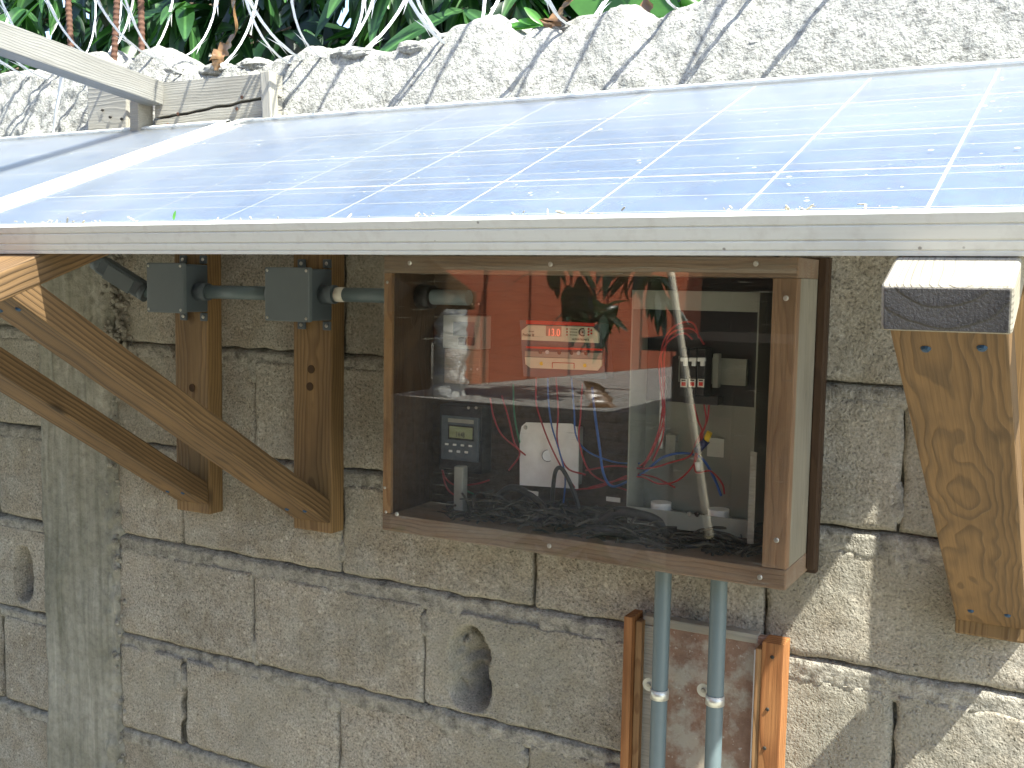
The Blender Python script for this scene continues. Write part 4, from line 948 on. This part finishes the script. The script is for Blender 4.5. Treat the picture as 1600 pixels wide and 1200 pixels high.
fo = link('foliage', mesh('foliage', V, F, True), mk_leaf('mango_foliage', (.010, .034, .012), (.026, .072, .022)), tree); tag(fo, kind='stuff')
for c, o in near[:60]:
    tube('twig', [c, c - o.normalized() * .18 + Vector((0, .05, .05))], .0035, M_bark, tree, 6)
# banana leaf and small sprigs
bn = thing('banana_plant', (-.6, .55, GZ), 'broad bright green banana leaf showing over the crest right of centre', 'banana plant')
bl = leaf_mesh('leaf', .75, .20, .35, .12, 14); bl.materials.append(M_leaf2)
pa = at(960, -30, .35); pb = at(1010, 22, .30)
dd = (pb - pa).normalized(); zz = Vector((.2, -1, .5)); zz = (zz - dd * zz.dot(dd)).normalized(); yy = zz.cross(dd)
o_ = pa - dd * .40
link('leaf', bl, None, bn, Matrix.Translation(o_) @ Matrix((dd, yy, zz)).transposed().to_4x4()); tube('stalk', [(-.6, .6, GZ), (-.62, .6, -.2), (-.68, .55, .5), tuple(o_)], .03, M_leaf2, bn, 10, radii=[.05, .045, .03, .01])
sp = thing('green_sprig', at(810, 40, .08), 'small bright green sprig poking over the crest in the middle', 'sprig')
for k, (a, b) in enumerate([((848, 38), (822, 12)), ((850, 40), (790, 36)), ((846, 40), (800, 42)), ((840, 38), (812, 30))]):
    p, q = at(*a, .06), at(*b, .05); d_ = (q - p).normalized(); z_ = Vector((0, -.8, .6)); z_ = (z_ - d_ * z_.dot(d_)).normalized(); m = leaf_mesh('leaf', (q - p).length * 1.1, .016, .2, .2, 6); m.materials.append(M_leaf2)
    link('leaf', m, None, sp, Matrix.Translation(p) @ Matrix((d_, z_.cross(d_), z_)).transposed().to_4x4())
# litter along the front rail
bm = bmesh.new()
for k in range(70):
    u = rnd.uniform(-1.45, .03); s = abs(rnd.gauss(0, .006)); 
    if k % 3: u = rnd.choice([-1.38, -1.16, -1.2, -.86, -.62, -.44, -.30, -.24, -.17, -1.31]) + rnd.gauss(0, .012)
    c = PM @ Vector((u, .013 + s, .0008)); z = rnd.uniform(.0006, .0019)
    bmesh.ops.create_icosphere(bm, subdivisions=1, radius=1, matrix=Matrix.Translation(c) @ Matrix.Rotation(rnd.random() * 6, 4, Vector((rnd.random(), 1, rnd.random()))) @ Matrix.Diagonal((z * rnd.uniform(1, 4), z * .8, z * .5, 1)))
li = link('leaf_litter', bm_mesh(bm, 'leaf_litter'), plain('litter', (.42, .38, .28), .9, var=.4)); tag(li, 'pale crumbs of leaf litter along the front rail of the solar panels', 'litter', kind='stuff')
gs = leaf_mesh('green_shoot', .011, .004, .2, .2, 5); c = at(277, 345, Y0 + .02)
tag(link('green_shoot', gs, M_leaf2, None, Matrix.Translation(PM @ Vector((c.x, .016, .001))) @ Matrix.Rotation(R(-80), 4, 'Y')), 'tiny green shoot on the panel edge above the left junction box', 'shoot')

# ------------------------------------------------------------------ yard behind the camera (seen mirrored in the clear cover)
YC = BY - .0045
def mir(px, py, ym):
    """place seen mirrored in the cover at pixel (px, py); ym = how far behind the cover plane its image lies"""
    q = ray(px, py); t = (DIST + YC + ym) / q.y
    return Vector((q.x * t, YC - ym, q.z * t))
def mirz(px, py, z):
    q = ray(px, py); t = z / q.z; return Vector((q.x * t, YC - (q.y * t - DIST - YC), z))
LZ = -.42
A = mirz(725, 602, LZ); B = mirz(1045, 574, LZ); fd = (B - A); fd.z = 0; flen = fd.length; fd.normalize(); fn_ = Vector((-fd.y, fd.x, 0))
if fn_.y < 0: fn_ = -fn_
def mk_redboard():
    t = NT('red_painted_board', .6, .3); n = t.noise(t.map(t.pos, (30, 30, 3)), 1, 4); n2 = t.noise(t.pos, 4, 4)
    c = t.mix(n, (.40, .095, .045), (.54, .15, .07)); c = t.mix(t.ramp(n2, [(.4, 0), (.7, .4)]), c, (.36, .14, .09)); return t.done(c, None, t.bump(n, .003))
M_redb = mk_redboard()
fe = thing('red_fence', A, 'red painted board fence standing on the concrete ledge, mirrored in the cabinet cover', 'fence')
nb = 7; bw = .30; u0 = -.16
for k in range(nb):
    u = u0 + k * bw; c0 = A + fd * (u + bw * .47) - fn_ * .02; c0.z = LZ; c1 = c0.copy(); c1.z = 1.35 + .03 * math.sin(k * 3)
    board('fence_board', c0, c1, bw * .93, .022, tuple(fn_), M_redb, fe, .002)
for z in (LZ + .22, .9): board('rail', A + fd * u0 - fn_ * .055 + Vector((0, 0, z - LZ)), A + fd * (u0 + nb * bw) - fn_ * .055 + Vector((0, 0, z - LZ)), .08, .045, tuple(fn_), M_oldwood, fe, .002)
# ledge
C = mirz(710, 626, LZ); D_ = mirz(1040, 650, LZ)
l0 = A - fd * .45; l1 = B + fd * .5; n0 = C + (C - D_).normalized() * .04; n1 = D_ + (D_ - C).normalized() * .03; l2 = l1 + Vector((n1.x - l1.x, 0, 0))
V = [l0 - Vector((.3, 0, 0)), l1 - Vector((.3, 0, 0)), l2, n1, n0]; V = [Vector((v.x, v.y, LZ)) for v in V] + [Vector((v.x, v.y, GZ)) for v in V]
lg = link('concrete_ledge', mesh('concrete_ledge', V, [(0, 1, 2, 3, 4), (9, 8, 7, 6, 5)] + [(k, k + 5, (k + 1) % 5 + 5, (k + 1) % 5) for k in range(5)]), mk_mortar('pale_ledge_cement', (.40, .39, .36), (.55, .54, .50), .01)); tag(lg, 'sunlit pale concrete ledge under the red fence, mirrored in the cabinet cover', 'ledge')
# dark planting along the ledge foot
def hedge(name, x0, x1, y0, y1, z0, z1, n, label, mat, seed, up=False):
    r_ = random.Random(seed); V = []; F = []
    for k in range(n):
        c = Vector((r_.uniform(x0, x1), r_.uniform(y0, y1), z0 + (z1 - z0) * r_.random() ** .8))
        for m in cluster(c, Vector((r_.uniform(-1, 1), r_.uniform(-.2, 1), r_.uniform(-.3, .6))), 6, r_):
            src = LM[r_.randrange(5)]; o = len(V); V += [m @ v.co for v in src.vertices]; F += [tuple(i + o for i in p.vertices) for p in src.polygons]
    t = thing(name, ((x0 + x1) / 2, (y0 + y1) / 2, GZ), label, 'shrub')
    tag(link('foliage', mesh('foliage', V, F, True), mat, t), kind='stuff')
    cx, cy = (x0 + x1) / 2, (y0 + y1) / 2
    if up: tube('twig', [(cx, cy, (z0 + z1) / 2), (cx - .05, cy - .05, z1 + .5), (cx - .3, cy - .3, z1 + 1.2)], .012, M_bark, t, 6)
    for k in range(0 if up else 5): tube('stem', [(cx + (k - 2) * .1, cy, GZ), (cx + (k - 2) * .22, cy, (z0 + z1) / 2)], .018, M_bark, t, 6)
mf = bpy.data.materials['mango_foliage']
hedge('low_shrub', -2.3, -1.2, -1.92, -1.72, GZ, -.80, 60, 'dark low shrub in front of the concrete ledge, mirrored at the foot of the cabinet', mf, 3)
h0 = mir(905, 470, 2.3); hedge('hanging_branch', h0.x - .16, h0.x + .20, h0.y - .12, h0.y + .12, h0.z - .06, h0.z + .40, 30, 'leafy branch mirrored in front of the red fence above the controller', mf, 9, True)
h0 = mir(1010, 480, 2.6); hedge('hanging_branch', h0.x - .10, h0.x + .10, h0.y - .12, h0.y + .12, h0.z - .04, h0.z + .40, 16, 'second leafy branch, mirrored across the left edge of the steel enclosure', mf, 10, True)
M_backdrop = plain('backdrop_board', (.022, .019, .015), .85, .1, var=.4, sc=8)  # near black, so the added backdrops stay dark in the reflection
def backdrop(label, p, q, h, thick):  # added backdrops out of view, keeping parts of the cover's reflection dark
    p, q = Vector(p), Vector(q); t = thing('dark_backdrop', ((p.x + q.x) / 2, (p.y + q.y) / 2, GZ), label, 'backdrop'); L = (q - p).length; d = (q - p).normalized(); nn = Vector((-d.y, d.x, 0)); n_ = int(L / .2)
    for k in range(n_):
        c = p + d * ((k + .5) * L / n_); board('wall_board', (c.x, c.y, GZ), (c.x, c.y, h), L / n_ - .006, .025, tuple(nn), M_backdrop, t, .002)
    c = (p + q) / 2 + nn * thick / 2
    board('roof', p + nn * thick / 2 + Vector((0, 0, h - GZ + .02)) - d * .08, q + nn * thick / 2 + Vector((0, 0, h - GZ + .02)) + d * .08, abs(thick) + .2, .04, (0, 0, 1), M_backdrop, t, .003)
    for k in (-1, 1): 
        e = (q if k > 0 else p) + nn * thick / 2; board('end_wall', (e.x, e.y, GZ), (e.x, e.y, h - .02), abs(thick), .025, tuple(d), M_backdrop, t, .002)
backdrop('added long dark shed beyond the red fence, mirrored at the right of the cover', (-2.05, -4.7, GZ), (2.2, -4.7, GZ), 1.7, -1.2)
backdrop('added low dark screen in the middle of the yard, mirrored across the steel enclosure', (-1.20, -2.02, GZ), (1.0, -2.02, GZ), -.20, -.5)
backdrop('added small dark shed beside the whitewashed stone pillar, mirrored at the left of the cover', (-2.35, -2.33, GZ), (-2.35, -1.15, GZ), 1.05, .6)
pp = thing('white_stone_pillar', mir(700, 612, 2.0), 'rough whitewashed stone pillar left of the mirrored red fence', 'pillar')
a = mir(700, 612, 2.0); b = mir(705, 478, 2.0)
V = []; F = []; n = 12; hN = 26
for j in range(hN + 1):
    w = j / hN; c = Vector((a.x, a.y, LZ)).lerp(Vector((b.x, b.y, b.z)), w)
    for k in range(n):
        an = 2 * math.pi * k / n; rr = .062 * (1.15 - .3 * w) * (1 + .35 * nz(Vector((math.cos(an) * 1.2, math.sin(an) * 1.2, j * .35)))); V.append(c + Vector((math.cos(an) * rr, math.sin(an) * rr, 0)))
for j in range(hN):
    for k in range(n): F.append((j * n + k, j * n + (k + 1) % n, (j + 1) * n + (k + 1) % n, (j + 1) * n + k))
F.append(list(range(hN * n, hN * n + n)))
link('shaft', mesh('shaft', V, F, True), plain('whitewash', (.72, .72, .67), .9, .1, var=.2, bump=.01, sc=12), pp)
tag(tube('leaning_pole', [mir(1108, 840, 1.3), mir(1050, 440, 1.7), mir(1042, 380, 1.8)], .011, plain('bare_pole', (.78, .70, .52), .7), None, 10), 'thin pale pole leaning behind the camera, mirrored across the steel enclosure', 'pole')
dl = dry('dry_leaf', [mir(925, 596, 2.0), mir(945, 625, 2.0), mir(965, 660, 2.0), mir(975, 715, 2.0)], .062, 'large brown dead palm leaf mirrored beside the thick blue wire', M_dry)
del dl['group']
bpy.data.meshes.remove(LMB)
